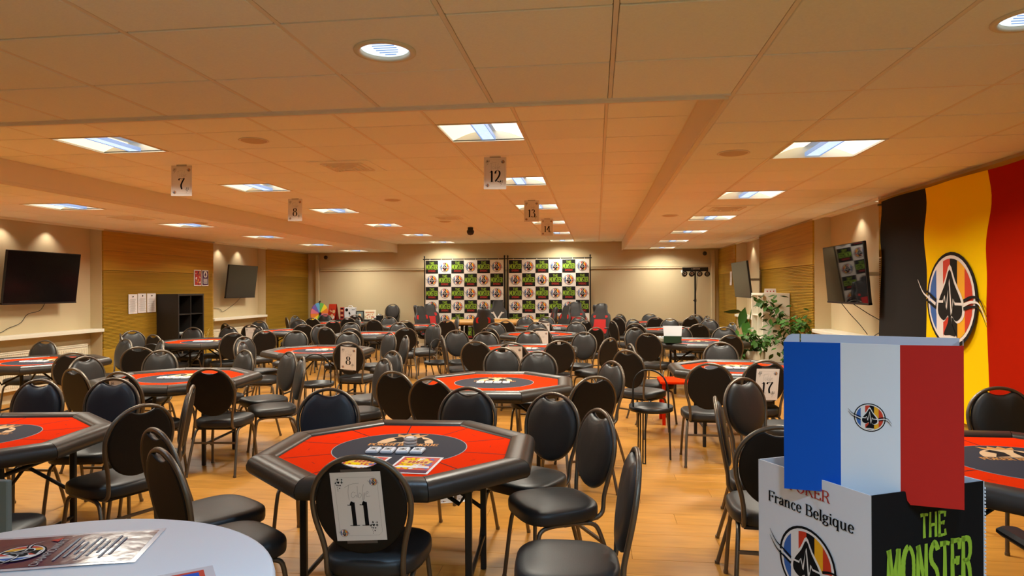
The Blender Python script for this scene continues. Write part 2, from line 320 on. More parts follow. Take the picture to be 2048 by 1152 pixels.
CHAIRS = """
c1|-7.200|7.720|270|black banquet chair facing the camera, far left corner of the table by the front radiator
c2|-5.590|6.700|112|black banquet chair seen from behind, near right corner of the table by the front radiator
c3|-4.780|6.030|350|black banquet chair facing the camera, left side of table seven
c4|-4.289|5.407|70|black banquet chair seen from behind, near left corner of table seven
c5|-3.764|5.231|80|black banquet chair seen from behind, near side of table seven
c6|-4.070|4.210|272|black banquet chair facing the camera, far left corner of the front left poker table
c7|-3.540|4.330|278|black banquet chair facing the camera, far side of the front left poker table
c8|-7.194|9.826|330|black banquet chair facing the camera, left side of the table by the black shelf
c8b|-6.891|9.439|40|black banquet chair seen edge-on, near left corner of the table by the black shelf
c9|-6.380|8.039|246|black banquet chair facing the camera, far side of the table by the front radiator
c10|-6.379|9.383|70|black banquet chair seen from behind, near left corner of the table by the black shelf
c11|-5.843|7.949|228|black banquet chair seen edge-on, far right corner of the table by the front radiator
c12|-5.340|7.410|108|black banquet chair seen from behind, right side of the table by the front radiator
c13|-4.700|6.510|272|black banquet chair facing the camera, far left corner of table seven
c14|-6.980|10.640|270|black banquet chair facing the camera, far left corner of the table by the black shelf
c15|-7.030|12.480|60|black banquet chair seen from behind, left side of the table under the far television
c16|-6.515|10.948|262|black banquet chair facing the camera, left of two, far side of the black shelf table
c17|-5.680|9.750|140|black banquet chair seen from behind, near right corner of the table by the black shelf
c18|-4.640|8.760|345|black banquet chair facing the camera, left side of table eight
c19|-4.190|8.030|10|black banquet chair facing the camera, near left corner of table eight
c20|-3.940|6.660|238|black banquet chair facing the camera, far side of table seven
c21|-6.400|12.070|90|black banquet chair seen from behind, near left corner of the table under the far television
c22|-6.036|10.912|232|black banquet chair facing the camera, right of two, far side of the black shelf table
c23|-5.460|10.300|140|black banquet chair seen from behind, right side of the table by the black shelf
c24|-6.990|13.000|272|black banquet chair facing the camera, far left corner of the table under the far television
c25|-3.243|5.520|96|black banquet chair seen from behind, near right corner of table seven
c26|-2.999|4.178|207|black banquet chair seen edge-on, far right corner of the front left poker table
c27|-3.380|6.520|232|black banquet chair facing the camera, far right corner of table seven
c28|-3.055|6.061|214|black banquet chair seen edge-on, right side of table seven
c29|-6.360|13.480|268|black banquet chair facing the camera, far side of the table under the far television
c30|-6.430|14.910|85|black banquet chair seen from behind, near side of the table by the prize display
c31|-6.920|16.260|270|black banquet chair facing the camera, far left corner of the table by the prize display
c32|-7.151|15.733|345|black banquet chair facing the camera, left side of the table by the prize display
c32b|-7.029|15.167|35|black banquet chair seen edge-on, near left corner of the table by the prize display
c33|-5.530|12.220|108|black banquet chair seen from behind, near right corner of the table under the far television
c34|-4.720|9.880|274|black banquet chair facing the camera, right side of the table by the black shelf
c35|-4.870|11.730|325|black banquet chair facing the camera, left side of the table behind table eight
c36|-4.536|11.312|70|black banquet chair seen from behind, near left corner of the table behind table eight
c37|-5.656|13.564|140|black banquet chair seen from behind, far right corner of the table under the far television
c38|-5.675|15.114|90|black banquet chair seen from behind, near right corner of the table by the prize display
c39|-6.100|16.620|100|black banquet chair seen from behind, front of the prize display
c40|-5.570|14.510|222|black banquet chair facing the camera, near right corner of the table by the prize display
c41|-4.790|12.420|270|black banquet chair facing the camera, far left corner of the table behind table eight
c42|-4.066|11.027|90|black banquet chair seen from behind, near side of the table behind table eight
c43|-3.780|9.610|268|black banquet chair facing the camera, far side of table eight
c44|-3.050|8.260|88|black banquet chair seen from behind, near right corner of table eight
c45|-3.250|9.560|230|black banquet chair facing the camera, far right corner of table eight
c46|-4.633|13.994|80|black banquet chair seen from behind, near left corner of second table behind table eight
c47|-4.810|14.990|275|black banquet chair facing the camera, far left corner of second table behind table eight
c49|-3.830|12.380|265|black banquet chair facing the camera, far side of the table behind table eight
c50|-3.940|13.720|95|black banquet chair seen from behind, near side of second table behind table eight
c51|-3.310|11.190|118|black banquet chair seen from behind, near right corner of the table behind table eight
c52|-2.880|9.010|212|black banquet chair seen edge-on, far right corner of table eight
c53|-2.310|6.690|230|black banquet chair facing the camera, far left corner of table twelve
c54|-2.180|5.950|222|black banquet chair facing the camera, left side of table twelve
c55|-1.501|5.441|66|black banquet chair seen from behind, near left corner of table twelve
c56|-1.131|5.089|70|black banquet chair seen from behind, near side of table twelve
c57|-0.903|4.129|258|black banquet chair facing the camera, far side of table eleven
c58|-0.407|3.980|238|black banquet chair facing the camera, far right corner of table eleven
c59|-0.160|5.270|122|black banquet chair seen from behind, near right corner of table twelve
c60|-0.220|3.540|208|black banquet chair facing the camera, right side of table eleven
c61|-0.110|2.770|183|black banquet chair seen edge-on, near right corner of table eleven
c62|-1.730|3.990|276|black banquet chair facing the camera, far left corner of table eleven
c63|-0.950|2.830|93|black banquet chair seen from behind, near side of table eleven
c64|-1.940|3.180|58|black banquet chair seen from behind, left of two, near left corner of table eleven
c65|-1.640|2.800|55|black banquet chair seen from behind, right of two, near left corner of table eleven
c66|-2.840|3.663|158|black banquet chair seen from behind, right side of the front left poker table
d1|-3.180|13.880|110|black banquet chair seen from behind, near right corner of second table behind table eight
d2|-3.420|15.060|205|black banquet chair seen edge-on, far right corner of second table behind table eight
d3|-3.220|12.110|230|black banquet chair facing the camera, far right corner of the table behind table eight
d4|-3.060|11.670|214|black banquet chair facing the camera, right side of the table behind table eight
d5|-2.066|10.164|300|black banquet chair facing the camera, left of two, far left corner of table thirteen
d6|-1.893|9.271|20|black banquet chair seen edge-on, left side of table thirteen
d7|-1.670|11.260|65|black banquet chair seen from behind, near left corner of table fourteen
d8|-1.660|9.766|273|black banquet chair facing the camera, right of two, far left corner of table thirteen
d9|-1.820|12.360|290|black banquet chair facing the camera, far left corner of table fourteen
d10|-1.750|13.680|75|black banquet chair seen from behind, near left corner of the table behind table fourteen
d11|-1.610|15.060|273|black banquet chair facing the camera, far left corner of the table behind table fourteen
d12|-1.170|15.220|266|black banquet chair facing the camera, far side of the table behind table fourteen
d13|-1.070|13.730|90|black banquet chair seen from behind, near side of the table behind table fourteen
d14|-1.140|12.670|270|black banquet chair facing the camera, far side of table fourteen
d15|-0.490|15.090|250|black banquet chair facing the camera, far right corner of the table behind table fourteen
d16|-0.450|12.700|256|black banquet chair facing the camera, far right corner of table fourteen
d17|-0.920|11.220|90|black banquet chair seen from behind, near side of table fourteen
d18|-1.040|9.960|268|black banquet chair facing the camera, far side of table thirteen
d19|-0.280|9.790|247|black banquet chair facing the camera, far right corner of table thirteen
d20|-0.190|11.420|130|black banquet chair seen from behind, near right corner of table fourteen
d21|-0.410|13.650|135|black banquet chair seen from behind, near right corner of the table behind table fourteen
d22|-0.040|9.080|142|black banquet chair seen from behind, right side of table thirteen
d23|-0.080|5.940|214|black banquet chair facing the camera, right side of table twelve
d25|-0.530|8.670|104|black banquet chair seen from behind, near right corner of table thirteen
d26|-0.626|6.698|265|black banquet chair facing the camera, right of two, far side of table twelve
d27|-1.013|8.313|90|black banquet chair seen from behind, near side of table thirteen
d28|-1.026|7.092|273|black banquet chair facing the camera, left of two, far side of table twelve
d29|-1.459|8.497|82|black banquet chair seen from behind, near left corner of table thirteen
d30|0.650|15.390|48|black banquet chair seen from behind, near left corner of the table by the light stand
d31|0.560|13.590|25|black banquet chair seen from behind, left side of the table behind the card boxes
d32|0.760|16.720|315|black banquet chair facing the camera, far left corner of the table by the light stand
d33|0.900|14.010|305|black banquet chair facing the camera, far left corner of the table behind the card boxes
d34|1.330|16.930|270|black banquet chair facing the camera, far side of the table by the light stand
d35|2.290|16.370|252|black banquet chair facing the camera, far right corner of the table by the light stand
d36|1.961|15.374|110|black banquet chair seen from behind, near right corner of the table by the light stand
d37|1.310|15.430|88|black banquet chair seen from behind, near side of the table by the light stand
d38|1.540|14.210|270|black banquet chair facing the camera, far side of the table behind the card boxes
d39|2.220|14.030|248|black banquet chair facing the camera, far right corner of the table behind the card boxes
d40|2.270|15.796|195|black banquet chair facing the camera, right side of the table by the light stand
d41|2.250|12.800|197|black banquet chair facing the camera, near right corner of the table behind the card boxes
d42|0.820|12.800|65|black banquet chair seen from behind, near left corner of the table behind the card boxes
d43|0.750|10.960|300|black banquet chair facing the camera, far left corner of the table with card boxes
d44|1.390|11.370|268|black banquet chair facing the camera, far side of the table with card boxes
d45|1.780|12.600|97|black banquet chair seen from behind, near side of the table behind the card boxes
d46|2.040|11.160|258|black banquet chair facing the camera, far right corner of the table with card boxes
d47|1.750|9.810|108|black banquet chair seen from behind, near side of the table with card boxes
d48|1.450|8.030|265|black banquet chair facing the camera, far side of table seventeen
d49|0.860|10.070|62|black banquet chair seen from behind, near left corner of the table with card boxes
d50|0.657|8.056|12|black banquet chair seen edge-on, far left corner of table seventeen
d51|0.484|7.394|52|black banquet chair seen from behind, left side of table seventeen
d52|0.980|6.250|88|black banquet chair seen from behind, near left corner of table seventeen
d53|1.470|6.530|97|black banquet chair seen from behind, near side of table seventeen
d54|1.200|4.820|305|black banquet chair facing the camera, far left corner of the table by the wall flag
d55|0.970|4.100|350|black banquet chair seen edge-on, far left corner of the table by the wall flag
d56|0.886|3.584|85|black banquet chair seen from behind, left side of the table by the wall flag
d57|2.590|4.460|268|black banquet chair facing the camera, far right corner of the table by the wall flag
d58|1.235|3.057|92|black banquet chair seen from behind, near left corner of the table by the wall flag
c67|-2.86|2.80|105|black banquet chair, backrest cut off, near side of the front left poker table
d60|1.550|5.660|185|black banquet chair mostly hidden behind the tricolour panel, seat end showing
"""

# ================================================================== ROOM
ZL, ZU = 2.567, 2.78            # soffit height, coffer height
XS0, XS1 = -5.36, 0.66          # coffer edges
YF, YB = 3.57, 17.70            # coffer front edge, back wall
XWL, XWR = -7.90, 3.10          # wall veneer planes
XNL, XNR = -8.13, 3.35          # back of the niches
YR = -2.2                       # wall behind the camera
FP = MB(); FP.box((0, 0, -.03), (12.6, 20.6, .04)); fl = struct(FP.obj('floor', M('floor_base', (.30, .15, .05), .6), None, T(-2.4, 7.9, -.004)))
PL, PW = 1.285, .205
pk = MB(); pk.box((0, 0, 0), (PL - .0015, PW - .0018, .014), 0, None, .0008); pkm = pk.mesh('plank', m_floor)
rest = MB(); npl = 0
for j in range(100):
    y = YR + PW * (j + .5)
    if y > YB: break
    off = (j * .537) % PL
    for i in range(-1, 10):
        x = -8.2 + off + PL * (i + .5)
        if x > 3.5 or x < -8.9: continue
        near = 1.6 < y < 9.3 and abs(x + .95) < 3.9 and x > -y * 1.0 - .3 and npl < 299
        if near:
            npl += 1; put('plank', pkm, fl, T(0, 0, 0) @ T(x + 2.4, y - 7.9, .0))
        else: rest.box((x + 2.4, y - 7.9, 0), (PL - .0015, PW - .0018, .014))
stuff(rest.obj('plank_field', m_floor, fl))

# ---- walls: masonry behind, veneer fields in front, niches with sill between them
def wall_box(name, x0, x1, y0, y1, z0, z1, m=m_wall):
    b = MB(); b.box((0, 0, 0), (x1 - x0, y1 - y0, z1 - z0)); return struct(b.obj(name, m, None, T((x0 + x1) / 2, (y0 + y1) / 2, (z0 + z1) / 2)))
wl = wall_box('wall_left', XNL - .2, XNL, YR, YB + .2, 0, 3.0)
wr = wall_box('wall_right', XNR, XNR + .2, YR, YB + .2, 0, 3.0)
wb = wall_box('wall_back', XNL, XNR, YB, YB + .2, 0, 3.0)
wf = wall_box('wall_front', XNL, XNR, YR - .2, YR, 0, 3.0)
def field(wall, side, y0, y1, veneer=True):
    """a pier with its veneer boards: plain board, ribbed board, plain board"""
    xa = XNL if side < 0 else XNR; xv = XWL if side < 0 else XWR; s = 1 if side < 0 else -1
    W = wall.matrix_world.inverted()
    loc = wall.location
    def bx(name, x0, x1, a, b, z0, z1, m):
        q = MB(); q.box((0, 0, 0), (abs(x1 - x0), b - a, z1 - z0), 0); return q.obj(name, m, wall, T((x0 + x1) / 2 - loc.x, (a + b) / 2 - loc.y, (z0 + z1) / 2 - loc.z))
    bx('pier', xa, xv - s * .025, y0, y1, 0, ZL + .03, m_wall)
    if not veneer: return
    a, b = y0 + .006, y1 - .006
    xi = xv - s * .026
    for z0, z1 in ((.09, .35), (.353, .62), (1.90, 2.215), (2.218, 2.535)):
        bx('veneer_board', xi, xv, a, b, z0, z1, m_wood)
    n = int((1.897 - .623) / .0235); q = MB()
    for i in range(n):
        z = .623 + .0235 * (i + .5)
        q.box((0, 0, z - loc.z), (.026, b - a, .0148))
    q.box((-s * .010, 0, 1.26 - loc.z), (.008, b - a, 1.274))
    stuff(q.obj('ribbed_board', m_wood2, wall, T((xi + xv) / 2 - loc.x, (a + b) / 2 - loc.y, 0)))
    bx('base_board', xi, xv + s * .004, a, b, 0, .087, m_wood2)
for y0, y1 in ((2.2, 6.45), (9.92, 13.07), (15.33, YB)): field(wl, -1, y0, y1)
for y0, y1 in ((2.2, 7.87), (10.15, 13.36), (15.6, YB)): field(wr, 1, y0, y1)
# niche sills (window-board like shelves) and lower recess
for k, (sd, y0, y1, z) in enumerate(((-1, 6.45, 9.92, .955), (-1, 13.07, 15.33, .965), (1, 7.87, 10.15, .97), (1, 13.36, 15.6, .97))):
    x0, x1 = (XNL, XWL) if sd < 0 else (XWR, XNR)
    b = MB(); b.box((0, 0, 0), (x1 - x0 + .02, y1 - y0, .05), 0, None, .004); struct(b.obj('sill', m_white, None, T((x0 + x1) / 2 + (.01 if sd < 0 else -.01), (y0 + y1) / 2, z - .025)))
# corner covers on the back wall, cable trunking and skirting
for x in (-7.62, 2.96):
    b = MB(); b.box((0, 0, 0), (.10, .07, 2.53), 0, None, .01); struct(b.obj('trim_corner', m_wall, None, T(x, YB - .035, 1.265)))
for x0, x1 in ((-7.55, 2.90),):
    b = MB(); b.box((0, 0, .022), (x1 - x0, .035, .042), 0, None, .004); b.box((0, 0, -.026), (x1 - x0, .035, .042), 0, None, .004)
    struct(b.obj('trim_trunking', m_wall, None, T((x0 + x1) / 2, YB - .018, 2.115)))
b = MB(); b.box((0, 0, 0), (10.6, .02, .10)); struct(b.obj('baseboard_back', m_cream, None, T(-2.3, YB - .01, .05)))

# ---- ceilings: slab + recessed grid + separate tiles
TX, TY = .625, .5987
tb = MB(); tb.box((0, 0, 0), (TX - .024, TY - .014, .014), 0, None, .003); tile_me = tb.mesh('tile', m_tile)
OCC = set()                     # cells taken by luminaires (rounded centre)
LAMPS = []                      # (x, y, z, label)
for n in range(6):
    LAMPS.append((.0726 - TX * 1.5, 4.814 + TY * .5 + TY * 4 * n, ZU, 'm', n)); LAMPS.append((.0726 - TX * 6.5, 4.814 + TY * .5 + TY * 4 * n, ZU, 'l', n))
    LAMPS.append((.0742 + TX * 2.5, 3.572 + TY * 2.5 + TY * 4 * n, ZL, 'r', n))
for n in range(6): LAMPS.append((-5.315 - TX * 1.5, 4.85 + .5987 * 4 * n - .02, ZL, 's', n))
key = lambda x, y: (round(x / .2), round(y / .2))
occ = [(l[0], l[1]) for l in LAMPS]
DOWN = [(-.867, 2.70), (1.60, 2.70), (-3.35, 2.70), (-5.85, 2.70), (1.60, .30), (.37, .30), (1.60, -1.45), (.37, -1.45), (-.867, -1.45)]
VENTS = [(-2.41, 6.33, ZU), (-2.46, 11.15, ZU), (-6.31, 8.45, ZL), (1.62, 8.68, ZL)]
def ceiling(x0, x1, y0, y1, z, gx, gy, cut=()):
    cx, cy = (x0 + x1) / 2, (y0 + y1) / 2
    s = MB(); s.box((0, 0, .125), (x1 - x0 - .08, y1 - y0 - .08, .04)); c = struct(s.obj('ceiling', m_groove, None, T(cx, cy, z)))
    i0 = math.floor((x0 - gx) / TX); i1 = math.ceil((x1 - gx) / TX); j0 = math.floor((y0 - gy) / TY); j1 = math.ceil((y1 - gy) / TY)
    run = MB(); edge = MB()
    for i in range(i0, i1 + 1):
        x = gx + TX * i
        if x0 + .01 < x < x1 - .01: run.box((x - cx, 0, .0085), (.019, y1 - y0, .012))
    for j in range(j0, j1 + 1):
        y = gy + TY * j
        if y0 + .01 < y < y1 - .01: edge.box((0, y - cy, .0125), (x1 - x0, .02, .008))
    stuff(edge.obj('cross_bar', m_groove, c))
    for ex, ey, ew, eh in ((x0 + .015, cy, .03, y1 - y0), (x1 - .015, cy, .03, y1 - y0), (cx, y0 + .012, x1 - x0, .024), (cx, y1 - .012, x1 - x0, .024)): run.box((ex - cx, ey - cy, .010), (ew, eh, .016))
    for i in range(i0, i1):
        for j in range(j0, j1):
            a, b = max(gx + TX * i, x0), min(gx + TX * (i + 1), x1); p, q = max(gy + TY * j, y0), min(gy + TY * (j + 1), y1)
            if b - a < .04 or q - p < .04: continue
            mx, my = (a + b) / 2, (p + q) / 2
            if any(abs(mx - ox) < .2 and abs(my - oy) < .2 for ox, oy in occ): continue
            hole = [d_ for d_ in DOWN if z == ZL and abs(mx - d_[0]) < .31 and abs(my - d_[1]) < .30]
            if hole:                # tile bored for a downlight
                hx, hy = hole[0][0] - mx, hole[0][1] - my; ha, hb = (b - a) / 2 - .01, (q - p) / 2 - .004; sq = []; ci = []
                for k in range(40):
                    an = 2 * PI * k / 40; cx_, sy_ = math.cos(an), math.sin(an); m_ = 1 / max(abs(cx_), abs(sy_))
                    sq.append((cx_ * m_ * ha, sy_ * m_ * hb)); ci.append((hx + .105 * cx_, hy + .105 * sy_))
                t = MB(); t.loft([[(x_, y_, z_) for x_, y_ in L_] for L_, z_ in ((sq, .007), (sq, -.007), (ci, -.007), (ci, .007))], 0, False, None, False); t.obj('tile', m_tile, c, T(mx - cx, my - cy, .008)); continue
            if b - a > TX - .01 and q - p > TY - .01:
                put('tile', tile_me, c, T(mx - cx, my - cy, .008) @ R(random.uniform(-.06, .06), 'X'))
            else:
                t = MB(); t.box((0, 0, 0), (b - a - .022, q - p - .013, .014)); t.obj('tile', m_tile, c, T(mx - cx, my - cy, .008))
    stuff(run.obj('runner', m_grid, c))
    return c
ceiling(XS0, XS1, YF, YB, ZU, .0726, 4.814)
ceiling(XS1, XWR + .03, YF, YB, ZL, .0742, 3.572)
ceiling(XNL, XS0, YF, YB, ZL, -5.315, 4.85 - .02 - .2994)
ceiling(XNL, XWR + .03, YR, YF - .001, ZL, .0742, 3.572)
b = MB(); b.box((0, 0, 0), (.30, YB - YR, .04)); struct(b.obj('ceiling', m_fascia, None, T(XNR - .12, (YB + YR) / 2, ZL + .03)))
for x, nm in ((XS0, 'trim_soffit'), (XS1, 'trim_soffit')):     # soffit sides with an edge bead
    sg = -1 if x < -1 else 1
    b = MB(); b.box((sg * .01, 0, (ZL + ZU) / 2), (.02, YB - YF, ZU - ZL + .04)); b.box((sg * .012, 0, ZL + .004), (.034, YB - YF, .022), 0, None, .003)
    struct(b.obj(nm, m_fascia, None, T(x, (YB + YF) / 2, 0)))
b = MB(); b.box((0, -.01, (ZL + ZU) / 2), (XS1 - XS0, .02, ZU - ZL + .04)); b.box((0, -.012, ZL + .002), (XS1 - XS0 + .06, .03, .018), 0, None, .003)
struct(b.obj('trim_soffit', m_grid, None, T((XS0 + XS1) / 2, YF, 0)))
for x, y0, y1 in ((XNL + .13, 6.45, 9.92), (XNL + .13, 13.07, 15.33), (XNR - .13, 7.87, 10.15), (XNR - .13, 13.36, 15.6)):
    b = MB(); b.box((0, 0, 0), (.05, y1 - y0, .03), 0, None, .006); struct(b.obj('trim_niche', m_white, None, T(x + (.10 if x < 0 else -.10), (y0 + y1) / 2, ZL - .012)))

# ---- luminaires
def area(name, X, sx, sy, W, col, spread, parent=None, shape='RECTANGLE'):
    d = bpy.data.lights.new(name, 'AREA'); d.shape = shape; d.size = sx; d.size_y = sy; d.energy = W; d.color = col; d.spread = math.radians(spread)
    o = bpy.data.objects.new(name, d); COL.objects.link(o); o.parent = parent; o.matrix_local = X; return o
fr = MB()
for a, bb, c, d in ((-.302, 0, .016, .60), (.302, 0, .016, .60)): fr.box((a, bb, .004), (c, d, .016))
for a, bb, c, d in ((0, -.292, .588, .012), (0, .292, .588, .012)): fr.box((a, bb, .004), (c, d, .016))
fr.box((0, 0, .085), (.60, .59, .006)); 
for y in (-.289, .289): fr.box((0, y, .045), (.59, .006, .08))
fr_me = fr.mesh('frame', m_white)
def refl(x0, x1):
    q = MB(); n = 7; rows = []
    for i in range(n + 1):
        t = i / n; rows.append((x0 + (x1 - x0) * t, .010 + .068 * math.sin(t * PI / 2)))
    q.loft([[(x, -.284, z), (x, .284, z)] for x, z in rows], 0, True, None, False, False); return q
r1 = refl(-.292, -.062).mesh('reflector', m_refl); r2 = refl(.292, .062).mesh('reflector', m_reflb)
lv = MB(); lv.box((0, 0, .02), (.10, .57, .012), 1)
for i in range(24): lv.box((0, -.275 + .0239 * i, .0125), (.092, .0135, .005), 0)
lv.box((-.053, 0, .022), (.006, .57, .03), 1); lv.box((.053, 0, .022), (.006, .57, .03), 1)
lv_me = lv.mesh('louvre', [m_louvre, m_louvred])
ORD = ['first', 'second', 'third', 'fourth', 'fifth', 'sixth']
RN = {'m': 'row above the middle tables', 'l': 'row above the left tables', 'r': 'row along the right soffit', 's': 'row along the left soffit'}
for x, y, z, rw, n in LAMPS:
    t = thing('ceiling_light', f'square lit ceiling luminaire with louvre strip, {ORD[n]} in the {RN[rw]}', 'ceiling light', (x, y, z), 0, 'square ceiling luminaires')
    put('frame', fr_me, t); put('reflector', r1, t); put('reflector', r2, t); put('louvre', lv_me, t)
    area('lamp', T(0, 0, -.004), .5, .5, P_LAMP * (.6 if n == 5 else 1), C_LAMP, 150, t)
ring = MB(); ring.lathe([(.128, .0), (.128, -.006), (.106, -.008), (.100, .0), (.098, .05)], 36, 0)
ring_me = ring.mesh('trim_ring', m_white)
ln = MB(); ln.lathe([(.0001, .018), (.05, .0175), (.085, .015), (.0985, .010)], 32, 0); ln_me = ln.mesh('lens', m_down)
cz = MB()
for k in range(-3, 4):
    hw = math.sqrt(max(.0, .09 ** 2 - (k * .026) ** 2)); cz.box((0, k * .026, .0125), (hw * 1.1, .0022, .004), 0)
cz_me = cz.mesh('baffle', m_louvred)
for k, (x, y) in enumerate(DOWN):
    lab = ['round bluish recessed downlight with louvre in the near ceiling', 'round bluish downlight cut off by the right edge of the photo'][k] if k < 2 else f'round recessed downlight outside the photo, {ORD[k - 2] if k < 8 else "seventh"} of the overhead ones'
    t = thing('downlight', lab, 'downlight', (x, y, ZL), 0, 'round downlights of the near ceiling')
    put('trim_ring', ring_me, t); put('lens', ln_me, t); put('baffle', cz_me, t)
    area('lamp', T(0, 0, -.012), .17, .17, P_DOWN * (1 if y > 1 else 3), C_DOWN, 150, t, 'DISK')
# niche spots: small cans close to the wall
sp = MB(); sp.lathe([(.045, 0), (.045, -.006), (.034, -.008), (.030, .0), (.028, .03)], 20); sp_me = sp.mesh('trim_ring', m_white)
sb = MB(); sb.lathe([(.0001, -.002), (.018, .0), (.026, .008)], 16); sb_me = sb.mesh('bulb', m_bulb)
SPOTS = [(-7.99, 7.35, ZL, 'left niche'), (-7.99, 8.28, ZL, 'left niche'), (-7.99, 9.05, ZL, 'left niche'), (-7.99, 13.62, ZL, 'left niche'), (-7.99, 14.42, ZL, 'left niche'), (3.21, 9.02, ZL, 'right niche'), (3.21, 8.22, ZL, 'right niche'), (3.21, 14.05, ZL, 'right niche'), (3.21, 14.95, ZL, 'right niche')] + \
        [(x, YB - .22, ZU, 'back wall') for x in (-5.22, -4.0, -2.75, -1.95, -.35, .45)]
cnt = {}
def spot(x, y, z, where):
    cnt[where] = cnt.get(where, 0) + 1
    t = thing('ceiling_spot', f'small lit ceiling spot grazing the {where}, {ORD[cnt[where] - 1]} of its row', 'spotlight', (x, y, z), 0, 'small ceiling spots')
    put('trim_ring', sp_me, t); put('bulb', sb_me, t)
    d = bpy.data.lights.new('lamp', 'SPOT'); d.energy = P_SPOT * (2.4 if where != 'back wall' else .10); d.color = C_SPOT; d.spot_size = math.radians(104); d.spot_blend = .75; d.shadow_soft_size = .012
    o = bpy.data.objects.new('lamp', d); COL.objects.link(o); o.parent = t; o.matrix_local = T(0, 0, -.012)
for s_ in SPOTS: spot(*s_)
# vents and round ceiling speakers
vm = MB(); vm.box((0, 0, -.003), (.60, .585, .006), 0)
vent_me = vm.mesh('panel', m_tile)
vr = MB()
for k in range(4):
    a, z = .20 - .045 * k, -.008 - .006 * k
    for sx, sy, dx, dy in ((-1, 0, .012, 2 * a), (1, 0, .012, 2 * a), (0, -1, 2 * a, .012), (0, 1, 2 * a, .012)): vr.box((sx * a, sy * a, z), (dx, dy, .014), 0)
vr.box((0, 0, -.0035), (.40, .40, .003), 1)
vr_me = vr.mesh('diffuser', [m_grid, m_groove])
for k, (x, y, z) in enumerate(VENTS):
    t = thing('ceiling_vent', ['square air diffuser in the coffer beyond the seven sign', 'far square air diffuser near the ceiling camera', 'square air diffuser in the left soffit', 'square air diffuser in the right soffit'][k], 'vent', (x, y, z), 0, 'square ceiling diffusers')
    put('panel', vent_me, t); put('diffuser', vr_me, t)
spk = MB(); spk.lathe([(.0001, -.010), (.088, -.009), (.10, -.004), (.11, .0)], 28, 0); spk_me = spk.mesh('grille', M('speaker_grille', (.62, .52, .42), .8))
spr = MB(); spr.lathe([(.112, .001), (.118, -.003), (.108, -.006), (.10, -.003)], 28, 0); spr_me = spr.mesh('trim_ring', m_grid)
for k, (x, y, z) in enumerate(((-2.737, 5.112, ZU), (-2.736, 8.818, ZU), (1.006, 5.107, ZL), (-5.84, 9.31, ZL), (1.008, 9.424, ZL), (-2.69, 11.8, ZU))):
    t = thing('ceiling_speaker', ['round ceiling speaker between the first left and middle lights', 'round ceiling speaker midway down the coffer', 'round ceiling speaker in the near right soffit', 'round ceiling speaker in the left soffit', 'round ceiling speaker farther down the right soffit', 'round ceiling speaker beside the far diffuser'][k], 'speaker', (x, y, z), 0, 'round ceiling speakers')
    put('grille', spk_me, t); put('trim_ring', spr_me, t)
t = thing('dome_camera', 'black dome camera hanging from the ceiling before the backdrops', 'camera', (-2.465, 13.05, ZU))
b = MB(); b.cyl((0, 0, -.05), .055, .05, 20); b.obj('mount', m_black, t)
b = MB(); b.lathe([(.06, -.05), (.075, -.07), (.07, -.11), (.045, -.145), (.0001, -.155)], 20); b.obj('dome', m_screen, t)
for x, lab in ((-7.36, 'small black corner camera high on the back wall, left end'), (2.75, 'small black corner camera high on the back wall, right end')):
    t = thing('corner_camera', lab, 'camera', (x, YB, 2.44), 0, 'corner cameras')
    b = MB(); b.box((0, -.02, 0), (.05, .04, .05), 0, None, .006); b.obj('bracket', m_wall, t)
    b = MB(); b.lathe([(.0001, .055), (.04, .042), (.055, 0), (.04, -.042), (.0001, -.055)], 18, 0, T(0, -.085, 0)); b.obj('ball', m_black, t)

